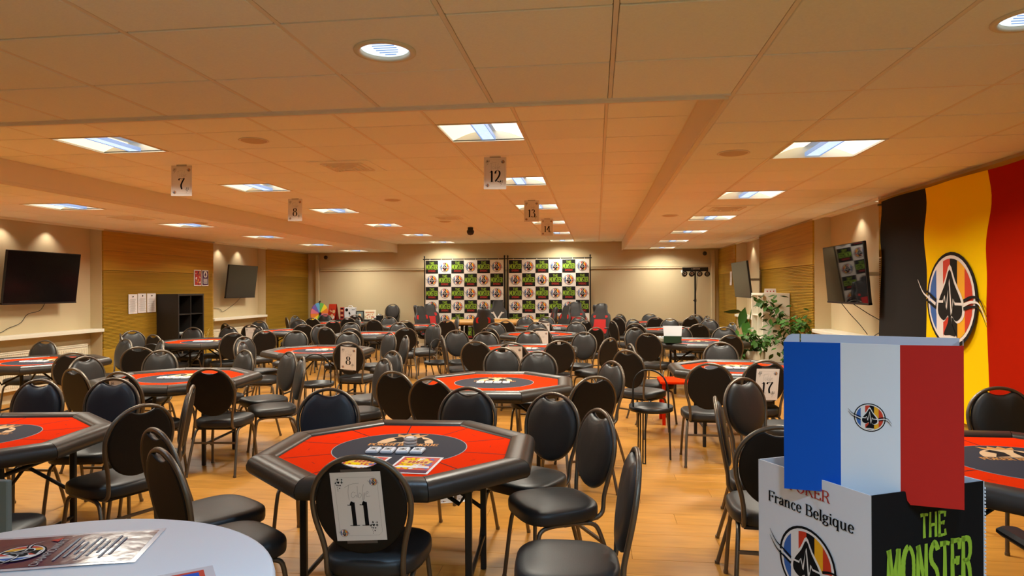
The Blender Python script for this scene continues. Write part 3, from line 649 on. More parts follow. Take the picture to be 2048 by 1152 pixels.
# ================================================================== BANQUET CHAIRS
def bx_(z): return -.195 - .17 * (z - .46)          # back plane: x at height z
def make_chair():
    t = thing('banquet_chair', 'black banquet chair', 'chair')
    # seat pad: rounded trapezoid, crowned
    def outline(k, n=36):
        pts = []
        for i in range(n):
            a = 2 * PI * i / n; c, s = math.cos(a), math.sin(a); e = 3.2
            x = .215 * math.copysign(abs(c) ** (2 / e), c); y = .215 * math.copysign(abs(s) ** (2 / e), s)
            pts.append((.015 + x * k, y * k * (1 + .06 * (x / .215))))
        return pts
    b = MB(); rings = []
    for k, z in ((.90, .400), (.985, .404), (1.0, .418), (1.0, .445), (.985, .458), (.93, .468), (.80, .474), (.5, .478), (.05, .479)):
        rings.append([(x, y, z) for x, y in outline(k)])
    b.loft(rings, 0, True); b.obj('seat', m_vinyl, t)
    # backrest pad: oval with a dip at its top for the hand hold
    n = 44; out = []
    for i in range(n):
        a = 2 * PI * i / n; y = .186 * math.sin(a); z = .712 - .205 * math.cos(a)
        if z > .8:
            dip = .868 + .028 * min(1, (abs(y) / .085) ** 2); z = min(z, dip)
        out.append((y, z))
    def ring(k, dx): return [(bx_(.70 + (z - .70) * k) + dx, y * k, .70 + (z - .70) * k) for y, z in out]
    b = MB()
    b.loft([ring(.05, .038), ring(.5, .036), ring(.82, .030), ring(.94, .020), ring(1.0, .004), ring(1.0, -.006)], 0, True, None, False)
    b.loft([ring(1.0, -.006), ring(.985, -.012), ring(.94, -.0125), ring(.5, -.014), ring(.05, -.014)], 1, True, None, False)
    b.add(ring(.05, .038), [tuple(range(n))], 0, True); b.add(ring(.05, -.014), [tuple(range(n - 1, -1, -1))], 1, True)
    b.obj('backrest', [m_vinyl, m_vinylb], t)
    # back frame: one bent tube, from under the seat round the oval and back
    half = [(.07, .150, .392), (-.08, .152, .392), (-.155, .155, .396), (-.195, .157, .425), (bx_(.50), .160, .50), (bx_(.57), .172, .57), (bx_(.64), .191, .64), (bx_(.70), .2, .70), (bx_(.76), .197, .76), (bx_(.82), .173, .82), (bx_(.87), .128, .87), (bx_(.902), .07, .902), (bx_(.914), 0, .914)]
    path = half + [(x, -y, z) for x, y, z in half[-2::-1]]
    path = crom(path, 3); b = MB(); b.tube(path, .0118, 8); b.obj('back_frame', m_frame, t)
    for s in (1, -1):
        b = MB(); b.tube(crom([(.02, s * .172, .388), (.10, s * .174, .388), (.155, s * .178, .375), (.178, s * .184, .33), (.196, s * .196, .17), (.214, s * .205, .004)], 3), .0115, 8); b.cyl((.214, s * .205, 0), .0135, .02, 10); b.obj('leg', m_frame, t)
        b = MB(); b.tube(crom([(.03, s * .172, .386), (-.07, s * .174, .386), (-.135, s * .178, .372), (-.168, s * .184, .32), (-.215, s * .196, .17), (-.262, s * .205, .004)], 3), .0115, 8); b.cyl((-.262, s * .205, 0), .0135, .02, 10); b.obj('leg', m_frame, t)
    b = MB(); b.box((-.185, 0, .275), (.014, .375, .016)); b.obj('stretcher', m_frame, t)
    b = MB(); b.box((.0, 0, .392), (.30, .30, .012)); b.box((-.165, 0, .392), (.016, .31, .014)); b.obj('seat_frame', m_leg, t)
    return t
CH = {}
chair0 = make_chair(); used = False
def place_chair(x, y, a, lab, bluelit=False, z=0.0, group='black oval-back banquet chairs'):
    global used
    X = T(x, y, z) @ R(a, 'Z')
    if not used: used = True; r = chair0; r.matrix_world = X; r['label'] = lab; r['group'] = group
    else: r = dup(chair0, X, lab, group)
    if bluelit:
        for c in r.children:
            if c.name.startswith('backrest'):
                me = bluelit_me.setdefault(0, c.data.copy()); me.materials[0] = m_bluelit; c.data = me; c['label'] = 'navy padded backrest'
    return r
bluelit_me = {}
B = 'black banquet chair '
for ln in CHAIRS.strip().split('\n'):
    n, x, y, a, lab = ln.split('|')
    if n in ('c6', 'c7', 'c62'): lab = lab.replace('black', 'bluelit-backed')  # black chairs whose blue reflection is painted on the backrest
    r = place_chair(float(x), float(y), float(a), lab, n in ('c6', 'c7', 'c62')); CH[n] = r.matrix_world.copy()
for k in range(3):
    place_chair(-5.40 + .02 * k, 17.02 - .03 * k, 268, B + ['at the bottom', 'in the middle', 'on top'][k] + ' of the stack by the back wall', False, .125 * k)

# ================================================================== POKER TABLES
AP = .69; C8 = math.cos(PI / 8)
def octo(r, z): return [(r / C8 * math.cos(PI / 8 + PI / 4 * k), r / C8 * math.sin(PI / 8 + PI / 4 * k), z) for k in range(8)]
def make_table():
    t = thing('poker_table', 'x', 'table')
    prof = [(.60, .676), (.655, .676), (.680, .684), (.692, .700), (.694, .722), (.684, .748), (.664, .764), (.635, .770), (.600, .769), (.575, .764), (.562, .755), (.558, .742)]
    b = MB()
    for k in range(8):          # one padded length per side, mitred at the corners, with a fine seam
        sec = []
        for e in (k, k + 1):
            a = PI / 8 + PI / 4 * e; ins = .0016 * (1 if e == k else -1); tx = -math.sin(PI / 8 + PI / 4 * k + PI / 8); ty = math.cos(PI / 8 + PI / 4 * k + PI / 8)
            sec.append([(r / C8 * math.cos(a) + tx * ins, r / C8 * math.sin(a) + ty * ins, z) for r, z in prof])
        q = MB(); q.loft(sec, 0, True, None, False, False)
        b.add(q.v, [f[::-1] for f in q.f], 0, True)
    b.loft([octo(.64, .678), octo(.66, .720), octo(.62, .755), octo(.57, .750)], 1, False, None, False)
    b.obj('rail', [m_rail, m_ink], t)
    b = MB(); b.loft([octo(.63, .672), octo(.63, .690)], 0, False); b.obj('underboard', m_blackwood, t)
    b = MB(); b.loft([octo(.60, .70), octo(.572, .748)], 0, False); b.obj('felt', m_felt, t)
    b = MB(); z = .7486
    for k in range(10):
        a = PI / 2 + 2 * PI * k / 10 + .12; stroke(b, [(.345 * math.cos(a), .345 * math.sin(a)), (.60 * math.cos(a) * .96, .60 * math.sin(a) * .96)], .006, z)
        a += PI / 10; u = Vector((math.cos(a), math.sin(a))); v = Vector((-u.y, u.x)); p = u * .47
        stroke(b, [tuple(p - v * .018), tuple(p + v * .018)], .0022, z)
    b.obj('seat_lines', m_ink, t)
    b = MB(); b.poly(circ(.349, 56), .7488, 1); b.poly(circ(.345, 56), .7492, 0)
    b.obj('centre_print', [m_feltnavy, m_paperline], t)
    b = MB(); z = .7496
    b.poly(circ(.152, 24, (0, .10), 1.12, 0, PI, True), z, 0)
    for pts in ([(-.10, .10), (-.02, .12), (-.01, .20), (-.05, .25), (-.09, .22), (-.06, .17)], [(.03, .10), (.11, .10), (.095, .16), (.12, .19), (.08, .20), (.06, .25), (.035, .20)]): b.poly(pts, z + .0003, 2)
    b.poly([(-.075, .26), (-.085, .315), (-.045, .285), (-.02, .33), (.0, .29), (.03, .33), (.045, .285), (.09, .315), (.07, .26)], z + .0004, 1)
    text(b, 'POKER BELGIQUE', .047, 0, .042, z + .0004, 1, .20, .10, 'c', None, 0, .82)
    b.obj('logo_print', [m_moon, m_gold, m_ink], t)
    for s in (-1, 1):
        x = s * .40; L = thing('leg_frame', '', ''); del L['label']; del L['category']; L.parent = t; L.matrix_local = Matrix.Identity(4)
        for yy in (-.30, .30):
            b = MB(); b.box((x, yy, .338), (.032, .032, .672), 0, None, .005); b.obj('leg', m_leg, L)
        b = MB(); b.tube([(x, -.30, .60), (x, .30, .60)], .013, 8); b.obj('crossbar', m_leg, L); b = MB(); b.tube([(x, -.30, .19), (x, .30, .19)], .012, 8); b.obj('crossbar', m_leg, L)
        b = MB(); b.tube([(x, -.12, .60), (x * .82, -.12, .50), (s * .04, -.05, .665)], .011, 8); b.obj('brace', m_leg, L); b = MB(); b.tube([(x, .30, .34), (s * .05, .10, .665)], .011, 8); b.obj('brace', m_leg, L)
    return t
TABS = dict(T11=(-1.02, 3.40, 3), A=(-3.55, 3.4, 8), R0=(2.02, 3.42, 0), L1=(-6.45, 7.05, 8), L2=(-3.92, 5.88, 5), T12=(-.9, 5.85, 3), T8=(-3.73, 8.68, 3), L3=(-6.2, 10.0, 5), T13=(-.95, 9.1, 0), L4=(-6.0, 12.6, 2), M2=(-4.05, 11.75, 3), M3=(-4.05, 14.35, 0), FL=(-6.15, 15.6, 0), T14=(-1.0, 11.9, 0), T15=(-1.0, 14.3, 0), T17=(1.45, 7.1, 0), R2=(1.55, 10.45, 0), R3=(1.55, 13.4, 0), R4=(1.35, 16.0, 0))
TN = dict(T11='in the middle front, with two flyers and a glass on it', A='cut by the left edge, in the front row', R0='beside the wall flag, partly hidden by the ballot box', L1='beside the near left radiator', L2='under the hanging seven sign', T12='under the hanging twelve sign', T8='behind the chair with the eight sheet', L3='in front of the black shelf', T13='under the hanging thirteen sign', L4='below the far left television', M2='second beyond the eight sign table', M3='third beyond the eight sign table', FL='just before the prize display', T14='under the hanging fourteen sign', T15='before the racing chairs, beyond the fourteen sign table', T17='behind the chair with the seventeen sheet', R2='holding the card boxes near the white shelf', R3='second from the light stand', R4='nearest the light stand, far right')
t0 = make_table(); first = True; TM = {}
for k, (x, y, a) in TABS.items():
    X = T(x, y, 0) @ R(a, 'Z'); lab = 'octagonal red-felt poker table ' + TN[k]; TM[k] = X
    if first: t0.matrix_world = X; t0['label'] = lab; t0['group'] = 'octagonal poker tables'; first = False
    else: dup(t0, X, lab, 'octagonal poker tables')
# card decks and cups on the tables
dk = MB(); dk.box((0, 0, .008), (.063, .088, .016), 0, None, .004); dk_me = dk.mesh('card_stack', m_cardw)
dp = MB()
dp.poly([(-.018, -.024), (.018, -.024), (.018, .024), (-.018, .024)], .0163, 1); dp.poly([(p[0] * .02, p[1] * .02) for p in SUIT['s']], .0166, 0)
for sx, sy in ((-.022, .034), (.022, -.034)): dp.poly([(sx + p[0] * .010, sy + p[1] * .012) for p in SUIT['d']], .0165, 0)
dp_me = dp.mesh('card_print', [m_ink, m_paperline])
TL = dict(T11='eleven', T12='twelve', L2='seven', T8='eight', L1='by the near radiator', T17='seventeen', T13='thirteen', L3='by the black shelf', M2='beyond eight', T14='fourteen')
for k, nm in TL.items():
    for i in range(4):
        t = thing('card_deck', f'white deck of playing cards on poker table {nm}, {ORD[i]} from the left', 'playing cards', group='decks of cards on the tables', X=TM[k] @ T(-.115 + .076 * i, -.092 if k == 'T11' else -.06, .7496) @ R(random.uniform(-4, 4), 'Z'))
        put('card_stack', dk_me, t); put('card_print', dp_me, t)
g = thing('clear_puck_stack', 'stack of clear plastic pucks on the table eleven print', 'puck', X=TM['T11'] @ T(.045, .035, .7500))
pm = MB(); pm.lathe([(.0001, 0), (.032, 0), (.036, .003), (.036, .012), (.032, .015), (.0001, .015)], 24); pm_me = pm.mesh('puck', m_glassp)
for k in range(3): put('puck', pm_me, g, T(.001 * k, 0, .0155 * k))
b = MB(); b.poly(circ(.022, 20), .0472, 0); stroke(b, circ(.027, 24) + [(.027, 0)], .002, .0473, 1); b.obj('puck_print', [m_paper, m_ink], g)
# flyers lying on table 11
def flyer(name, X, lab, w, h, kind):
    t = thing(name, lab, 'flyer', X=X); b = MB(); b.box((0, 0, .0006), (w, h, .0012)); b.obj('sheet', m_paper, t); p = MB(); z = .0014; a, c = w / 2, h / 2
    rg = random.Random(len(lab))
    if kind == 'poker':
        p.poly([(-a + .012, -c + .04), (a - .012, -c + .04), (a - .012, c - .012), (-a + .012, c - .012)], z, 0)
        p.poly([(-a + .012, -c + .012), (a - .012, -c + .012), (a - .012, -c + .06), (-a + .012, -c + .06)], z + .0002, 1)
        for i in range(120):
            x, y = rg.uniform(-a + .03, a - .03), rg.uniform(-c + .08, c - .03); r = rg.uniform(.004, .016)
            mi = 2 if x < -.01 else (3 if x > .05 else rg.choice((2, 4, 5)))
            p.poly([(x + r * math.cos(q) * rg.uniform(.5, 1.2), y + r * math.sin(q) * rg.uniform(.5, 1.2)) for q in [k * PI / 3.5 for k in range(7)]], z + .0003 + i * .000005, mi)
        p.poly([(-.06, .015), (.06, .015), (.07, .07), (-.07, .07)], z + .0009, 4)
        for i in range(5): p.poly([(-.045 + .02 * i, .025), (-.031 + .02 * i, .025), (-.029 + .02 * i, .06), (-.045 + .02 * i, .06)], z + .0011, 6)
        p.poly([(-.085, -.055), (.085, -.055), (.075, -.025), (-.075, -.025)], z + .0010, 5)
    p.obj('print', [m_ered, m_purple, m_fyel, m_cyan, M('amber_ink', (.85, .50, .06), .5), m_paper, m_redink], t)
    return t
flyer('flyer', T(-.852, 3.075, .7492) @ R(-1.5, 'Z'), 'colourful tournament flyer lying on table eleven, right one', .205, .297, 'poker')
flyer('flyer', T(-1.115, 3.062, .7492) @ R(-4, 'Z'), 'colourful tournament flyer on table eleven, half hidden by the eleven chair', .205, .297, 'poker')

# ================================================================== NUMBER SHEETS
def sheet(X, num, lab, tape=True, name='table_sign', two=False):
    t = thing(name, lab, 'sign', X=X, group='table number sheets'); W, H = .205, .292
    b = MB(); b.box((0, 0, 0), (W, H, .0012)); b.obj('paper', m_paper, t)
    for sd in ((0, 1) if two else (0,)):
        Y = R(180, 'Y') if sd else Matrix.Identity(4); z = .0011
        p = MB(); a, c = W / 2 - .016, H / 2 - .022; k = .014
        o = [(-a + k, -c), (a - k, -c), (a, -c + k), (a, c - k), (a - k, c), (-a + k, c), (-a, c - k), (-a, -c + k), (-a + k, -c)]
        stroke(p, o, .0009, z, 1, Y)
        for i in (0, 1):
            suits_cluster(p, .021 if i == 0 else .021, -.073 + i * .125, .098 - i * .185, z + .0002, 0, Y)
        for pts in (crom([(-.048, .083), (-.02, .096), (.012, .099)], 4), crom([(-.03, .094), (-.036, .06), (-.034, .028)], 4), crom([(-.006, .058), (-.016, .063), (-.024, .05), (-.018, .038), (-.004, .05), (-.004, .04)], 4), crom([(.004, .088), (.002, .04), (.010, .058), (.018, .05), (.010, .038), (.003, .042)], 4), crom([(.03, .094), (.022, .06), (.022, .024), (.030, .06), (.028, .03)], 4), crom([(.036, .052), (.046, .058), (.044, .064), (.036, .056), (.038, .042), (.052, .044)], 4)): stroke(p, pts, .0016, z + .0002, 1, Y)
        if num: text(p, num, .105, 0, -.082, z + .0003, 0, .155, .022, 'c', Y, 0, .95 if len(num) > 1 else 1.05)
        p.obj('number_print', [m_ink, m_paperline], t)
        e = MB()
        for cx, cy in ((.070, .103), (-.070, -.112)): emblem(e, .0165, cx, cy, z, .00012, Y)
        e.obj('emblem', EM, t)
    if tape:
        b = MB()
        for y in (.150, -.151): b.box((.005 if y > 0 else 0, y, -.0002), (.125, .016, .0008))
        b.obj('tape', m_tape, t)
    return t
def on_back(n, num, lab, rot=0.0, dy=0.0, dz=.70):
    n_ = Vector((-1, 0, -.17)).normalized(); up = Vector((-.17, 0, 1)).normalized(); rt = Vector((0, -1, 0))
    m = Matrix((rt, up, n_)).transposed().to_4x4(); m.translation = Vector((bx_(dz) - .0165, dy, dz))
    return sheet(CH[n] @ m @ R(rot, 'Z'), num, lab)
on_back('c63', '11', 'white table eleven number sheet taped to the nearest chair back', 3.0, .008, .712)
on_back('c44', '8', 'white table eight number sheet taped to a chair back', -5, .0, .715)
on_back('d53', '17', 'white table seventeen number sheet taped to a chair back', -1.0, -.02, .70)
on_back('c5', '', 'number sheet glimpsed through the hand hold behind a blue-lit chair', 2, .0, .72)
on_back('c21', '', 'number sheet on a chair back below the far left television', 0, .0, .72)
on_back('d27', '', 'number sheet on a chair back before the thirteen sign table', 0, -.02, .73)
on_back('d17', '', 'number sheet on a chair back before the fourteen sign table', 0, -.03, .73)
on_back('d13', '', 'number sheet on the farthest labelled chair back, beyond the fourteen sign', 0, -.03, .73)
NW = {'7': 'seven', '8': 'eight', '12': 'twelve', '13': 'thirteen', '14': 'fourteen'}
for num, x, y, z, a in (('7', -3.962, 6.017, ZU, 4), ('8', -3.96, 8.467, ZU, -3), ('12', -.912, 6.051, ZU, 3), ('13', -.874, 9.119, ZU, -2), ('14', -.843, 11.595, ZU, 2)):
    t = sheet(frame((x, y, z - .152), (math.cos(math.radians(a)), math.sin(math.radians(a)), 0), (0.02, 0, 1)), num, f'white number {NW[num]} sheet hanging from the ceiling', False, 'hanging_sign', True)
    b = MB(); b.box((0, .148, 0), (.10, .02, .003)); b.obj('tape', m_glassp, t)
sheet(T(-1.10, 4.98, .004) @ R(20, 'Z'), '', 'number sheet fallen on the floor beyond table eleven', False, 'fallen_sign')

# ================================================================== TRAY TABLES (round rim, three double-rod legs, arched handle)
def tray(x, y, rz, lab, zt=.50):
    t = thing('tray_table', lab, 'side table', (x, y, 0), math.radians(rz), 'round tray tables')
    b = MB(); b.lathe([(.0001, zt - .045), (.19, zt - .045), (.198, zt - .04), (.20, zt), (.195, zt), (.192, zt - .036), (.0001, zt - .036)], 36); b.obj('tray', m_black, t)
    for k in range(3):
        a = 2 * PI * k / 3 + .4; b = MB()
        for d in (-.07, .07):
            b.tube([(.165 * math.cos(a + d), .165 * math.sin(a + d), zt - .045), (.175 * math.cos(a + d), .175 * math.sin(a + d), .003)], .0065, 6)
        b.tube([(.175 * math.cos(a - .07), .175 * math.sin(a - .07), .006), (.175 * math.cos(a + .07), .175 * math.sin(a + .07), .006)], .006, 6); b.obj('leg', m_black, t)
    b = MB(); b.tube(crom([(-.165, 0, zt - .04), (-.165, 0, zt + .16), (-.14, 0, zt + .255), (-.07, 0, zt + .315), (.02, 0, zt + .32), (.11, 0, zt + .27), (.155, 0, zt + .16), (.160, 0, zt - .04)], 4), .0085, 8); b.obj('handle', m_black, t)
tray(.49, 6.25, -18, 'black round tray table with arched handle in the middle aisle')
tray(-3.22, 7.42, 20, 'black round tray table between tables seven and eight')
tray(-2.35, 9.75, 60, 'black round tray table beside the hanging thirteen table aisle')
tray(-6.12, 8.62, 10, 'black round tray table below the black shelf table')

# ================================================================== BACKDROP BANNERS
SQ = .3475; NC, NR = 6, 7
em_b = MB(); emblem(em_b, .130, 0, 0, 0, .0011); em_bm = em_b.mesh('emblem', EM)
lt = MB()
text(lt, 'THE', .062, 0, .075, .0015, 0, .15, None, 'c', None, .03)
text(lt, 'MONSTER', .125, 0, -.062, .0015, 0, .105, None, 'c', None, .014, .47)
text(lt, 'EXPERIENCE', .046, 0, -.128, .0015, 1, .15, None, 'c', None, 0, .62)
lt_m = lt.mesh('lettering', [m_lime, m_redink])
def banner(x0, lab):
    t = thing('backdrop_banner', lab, 'backdrop', (x0, 17.38, 0), 0, 'press backdrops'); Wd = SQ * NC; zt = 2.315
    for x in (-.03, Wd + .03):
        b = MB(); b.tube([(x, .02, .01), (x, .02, zt + .09)], .016, 10); b.lathe([(.0001, .03), (.022, .012), (.022, -.012), (.0001, -.03)], 12, 0, T(x, .02, zt + .10)); b.obj('pole', m_leg, t)
        b = MB(); b.box((x, .0, .012), (.06, .50, .024), 0, None, .004); b.obj('foot', m_leg, t)
    b = MB(); b.tube([(-.07, .02, zt + .035), (Wd + .07, .02, zt + .035)], .014, 10); b.obj('crossbar', m_leg, t)
    b = MB(); b.box((Wd / 2, 0, (zt + .05) / 2), (Wd, .006, zt - .05)); b.obj('cloth', m_cloth, t)
    k_ = MB()
    for i in range(7): k_.box((.12 + i * (Wd - .24) / 6, .006, zt + .015), (.010, .012, .05))
    stuff(k_.obj('cable_tie', m_cardw, t))
    q = MB()
    for r in range(NR):
        z1 = zt - SQ * r - .004; z0 = max(zt - SQ * (r + 1) + .004, .06)
        for c in range(NC):
            if (r + c) % 2 == 0: q.box((SQ * (c + .5), -.0035, (z0 + z1) / 2), (SQ - .010, .003, z1 - z0))
    stuff(q.obj('black_square', m_fblack, t))
    for r in range(NR - 1):
        for c in range(NC):
            z = zt - SQ * (r + .5); X = frame((SQ * (c + .5), -.0055, z), (1, 0, 0), (0, 0, 1))
            if (r + c) % 2 == 0: put('lettering', lt_m, t, X)
            else: put('emblem', em_bm, t, X)
    return t
banner(-4.50, 'chequered black and white press backdrop, left of the pair')
banner(-2.27, 'chequered black and white press backdrop, right of the pair')

# ================================================================== RACING CHAIRS AND FINAL TABLE
def gaming(x, y, a, lab, accent, kind='racing', h=1.22, z=0):
    t = thing('racing_chair', lab, 'office chair', (x, y, 0), math.radians(a), 'racing style office chairs')
    # local front = +X. backrest shell as stacked sections
    secs = [(.50, .21, .05), (.62, .235, .06), (.74, .25, .065), (.86, .255, .065), (.96, .235, .06), (1.02, .17, .055), (1.08, .15, .055), (1.16, .145, .05), (1.20, .12, .04), (1.22, .06, .02)]
    if kind == 'exec': secs = [(.50, .23, .06), (.70, .26, .07), (.90, .27, .07), (1.05, .25, .07), (1.12, .22, .07), (1.18, .19, .05), (1.21, .10, .03)]
    k = h / 1.22; rings = []
    for zz, w_, d in secs:
        zz *= k; xx = -.20 - .22 * (zz - .5); n = 16
        rings.append([(xx + d * math.cos(2 * PI * i / n) + (.05 * abs(math.sin(2 * PI * i / n)) ** 3), w_ * math.sin(2 * PI * i / n), zz) for i in range(n)])
    b = MB(); b.loft(rings, 0, True); b.obj('backrest', m_vinyl, t)
    xf = lambda zz: -.20 - .22 * (zz - .5)
    b = MB()
    for s in (-1, 1):
        b.loft([[(xf(zz) + .062, s * (w_ + dw), zz) for dw in (-.03, .03)] for zz, w_ in ((.55, .14), (.70, .165), (.84, .17), (.95, .14))], 0, False, None, False, False)
        b.loft([[(xf(zz) - .058, s * (w_ + dw), zz) for dw in (.025, -.025)] for zz, w_ in ((.78, .13), (.81, .145), (.87, .145), (.91, .12))], 0, False, None, False, False)
    if kind == 'white':
        b.add([(xf(.95) + .066, -.14, .95), (xf(.70) + .07, 0, .72), (xf(.95) + .066, .14, .95), (xf(.90) + .066, .10, .97), (xf(.80) + .07, 0, .80), (xf(.90) + .066, -.10, .97)], [(0, 1, 4, 5), (1, 2, 3, 4)], 0)
    if kind == 'red':
        b.loft([[(xf(zz) + .066, s * w_, zz) for s in (-1, 1)] for zz, w_ in ((.52, .13), (.70, .15), (.86, .14))], 0, False, None, False, False)
    b.obj('back_insert', accent, t)
    b = MB(); b.loft([[(.03 + .25 * cx, .25 * cy, zz) for cx, cy in [(math.copysign(abs(math.cos(q)) ** .6, math.cos(q)) * kk, math.copysign(abs(math.sin(q)) ** .6, math.sin(q)) * kk) for q in [2 * PI * i / 24 for i in range(24)]]] for kk, zz in ((.85, .40), (1, .43), (1, .49), (.88, .515), (.5, .50))], 0, True); b.obj('seat', m_vinyl, t)
    b = MB(); b.box((.04, 0, .508), (.36, .22, .02), 0, None, .006); b.obj('seat_insert', accent if kind in ('red', 'racing') else m_vinyl, t)
    for s in (-1, 1):
        b = MB(); b.tube([(.02, s * .22, .42), (.0, s * .30, .44), (-.01, s * .305, .66)], .016, 8); b.box((.03, s * .305, .68), (.27, .08, .035), 0, None, .012); b.obj('armrest', m_black, t)
    b = MB(); b.cyl((0, 0, .09), .028, .32, 14); b.cyl((0, 0, .08), .05, .05, 14); b.obj('column', m_leg, t)
    for i in range(5):
        q = 2 * PI * i / 5 + .3; b = MB(); b.tube([(0, 0, .10), (.30 * math.cos(q), .30 * math.sin(q), .075)], [.026, .018], 8); b.obj('leg', m_black, t)
        b = MB(); b.cyl((0, 0, -.012), .03, .024, 14, 0, T(.30 * math.cos(q), .30 * math.sin(q), .032) @ R(90, 'X') @ T(0, 0, 0)); b.obj('caster', m_black, t)
    return t
def at(px, py, Y):      # room point of a chair top (helper for placing by sight line)
    u2 = (px - 1024) / 1341.6; u = u2 - .0046 * (-(py - 576) / 1341.6) * 0; c, s = math.cos(.1252), math.sin(.1252)
    r = (u * c - s) / (u * s + c); return r * Y
RC = [(-4.08, 16.10, 15, 'black racing chair, leftmost of the three left of the wooden table', m_seatred, 'racing', 1.17),
      (-3.90, 15.40, 330, 'black and red racing chair, middle of the three left of the wooden table', m_seatred, 'racing', 1.16),
      (-4.22, 16.82, 290, 'black and red racing chair nearest the left backdrop edge, padded front showing', m_seatred, 'red', 1.18),
      (-2.58, 15.45, 92, 'black racing chair seen from behind at the wooden table, two lit slots', m_seatred, 'racing', 1.12),
      (-2.55, 16.96, 268, 'black and white racing chair between the backdrops', m_seatwhite, 'white', 1.265),
      (-1.33, 16.98, 195, 'black and red racing chair seen edge-on before the right backdrop', m_seatred, 'racing', 1.09),
      (-.94, 15.70, 215, 'black racing chair turned sideways beside the executive chair', m_seatred, 'racing', 1.16),
      (-.55, 16.45, 262, 'black executive chair with thick headrest and red back', m_seatred, 'red', 1.23),
      (.28, 16.32, 20, 'black racing chair seen edge-on at the right backdrop end', m_seatred, 'racing', 1.17),
      (-.01, 15.18, 245, 'black racing chair with red seat standing alone by the right wall chairs', m_seatred, 'red', 1.22)]
for r_ in RC: gaming(*r_)
gaming(1.80, 2.52, 90, 'black office chair cut off at the lower right corner, armrest showing', m_vinyl, 'exec', 1.0)
t = thing('wooden_table', 'oval light wood poker table before the backdrops', 'table', (-2.44, 16.2, 0))
def oval(a, b_, z, n=40):
    return [(math.copysign(abs(math.cos(q)) ** .6, math.cos(q)) * a, math.copysign(abs(math.sin(q)) ** .8, math.sin(q)) * b_, z) for q in [2 * PI * i / n for i in range(n)]]
b = MB(); b.loft([oval(1.10, .50, .70), oval(1.16, .54, .71), oval(1.18, .56, .76), oval(1.16, .54, .80), oval(1.02, .42, .80), oval(1.0, .40, .785)], 0, True, None, False); b.obj('rail', m_orange, t)
b = MB(); b.poly([(p[0], p[1]) for p in oval(1.01, .41, 0)], .786); b.obj('playing_surface', M('tan_felt', (.50, .30, .10), .8), t)
b = MB(); b.loft([oval(1.08, .48, .68), oval(1.08, .48, .70)], 0, False); b.obj('underboard', m_leg, t)
for sx in (-.78, .78):
    for sy in (-.28, .28):
        b = MB(); b.box((sx, sy, .34), (.07, .07, .68), 0, None, .006); b.obj('leg', m_leg, t)
t = thing('chip_tray', 'wooden dealer tray with chips on the oval wooden table', 'chip tray', (-2.30, 16.0, .787))
b = MB(); b.box((0, 0, .02), (.40, .12, .04), 0, None, .004); b.obj('tray', m_orange, t)
b = MB(); [b.cyl((-.16 + .045 * i, 0, .02), .019, .045, 12) for i in range(8)]; stuff(b.obj('chips', m_cream, t))

# ================================================================== LEFT WALL FITTINGS
def tv(X, w_, h_, lab, scr, tilt=6, cable=None, off=.28):
    """X: frame on the wall plane, z axis into the room"""
    t = thing('television', lab, 'television', X=X, group='wall televisions'); Y = T(0, 0, off) @ R(tilt, 'X')
    b = MB(); b.box((0, 0, 0), (w_, h_, .035), 0, Y, .004); b.box((0, -.08, -.03), (w_ * .72, h_ * .6, .04), 0, Y, .01)
    b.box((0, -h_ / 2 + .012, .002), (w_, .022, .04), 0, Y); b.obj('housing', m_black, t)
    b = MB(); b.box((0, .006, .0185), (w_ - .02, h_ - .032, .002), 0, Y); b.obj('screen', scr, t)
    b = MB(); b.box((0, 0, .008), (.16, .20, .016), 0); b.box((0, .0, off / 2 - .02), (.035, .045, off - .06), 0); b.obj('mount', m_steel, t)
    if cable:
        b = MB(); b.tube(crom(cable, 6), .0045, 6); b.obj('cable', m_leg, t)
    return t
L = lambda y, z: frame((XNL, y, z), (0, 1, 0), (0, 0, 1))
Rr = lambda y, z: frame((XNR, y, z), (0, -1, 0), (0, 0, 1))
tv(L(8.68, 1.755), 1.285, .745, 'large black television in the near left niche', m_screen3, 7, [(.10, -.36, .22), (.08, -.47, .15), (-.02, -.52, .05), (-.12, -.64, .03), (-.30, -.70, .02), (-.45, -.76, .02), (-.7, -.77, .02)])
tv(L(14.10, 1.75), 1.23, .73, 'black television in the far left niche, lower left', m_screen2, 7, [(.05, -.36, .22), (.0, -.48, .12), (-.15, -.60, .03), (-.35, -.66, .02), (-.45, -.60, .02), (-.75, -.56, .02)])
tv(Rr(8.30, 1.725), 1.30, .70, 'glossy black television reflecting the backdrops in the near right niche', m_screen, 5, [(.0, -.34, .38), (.12, -.45, .26), (.06, -.60, .03), (-.20, -.74, .06)], .45)
tv(Rr(13.75, 1.725), 1.44, .71, 'black television beyond the white shelf, seen obliquely', m_screen2, 7, None, .50)
tv_ = [o for o in COL.objects if o.name.startswith('television')][2]
b = MB(); b.tube(crom([(-.36, -.34, .38), (-.34, -.48, .28), (-.40, -.62, .14), (-.42, -.735, .05)], 6), .0045, 6); b.obj('cable', m_leg, tv_)
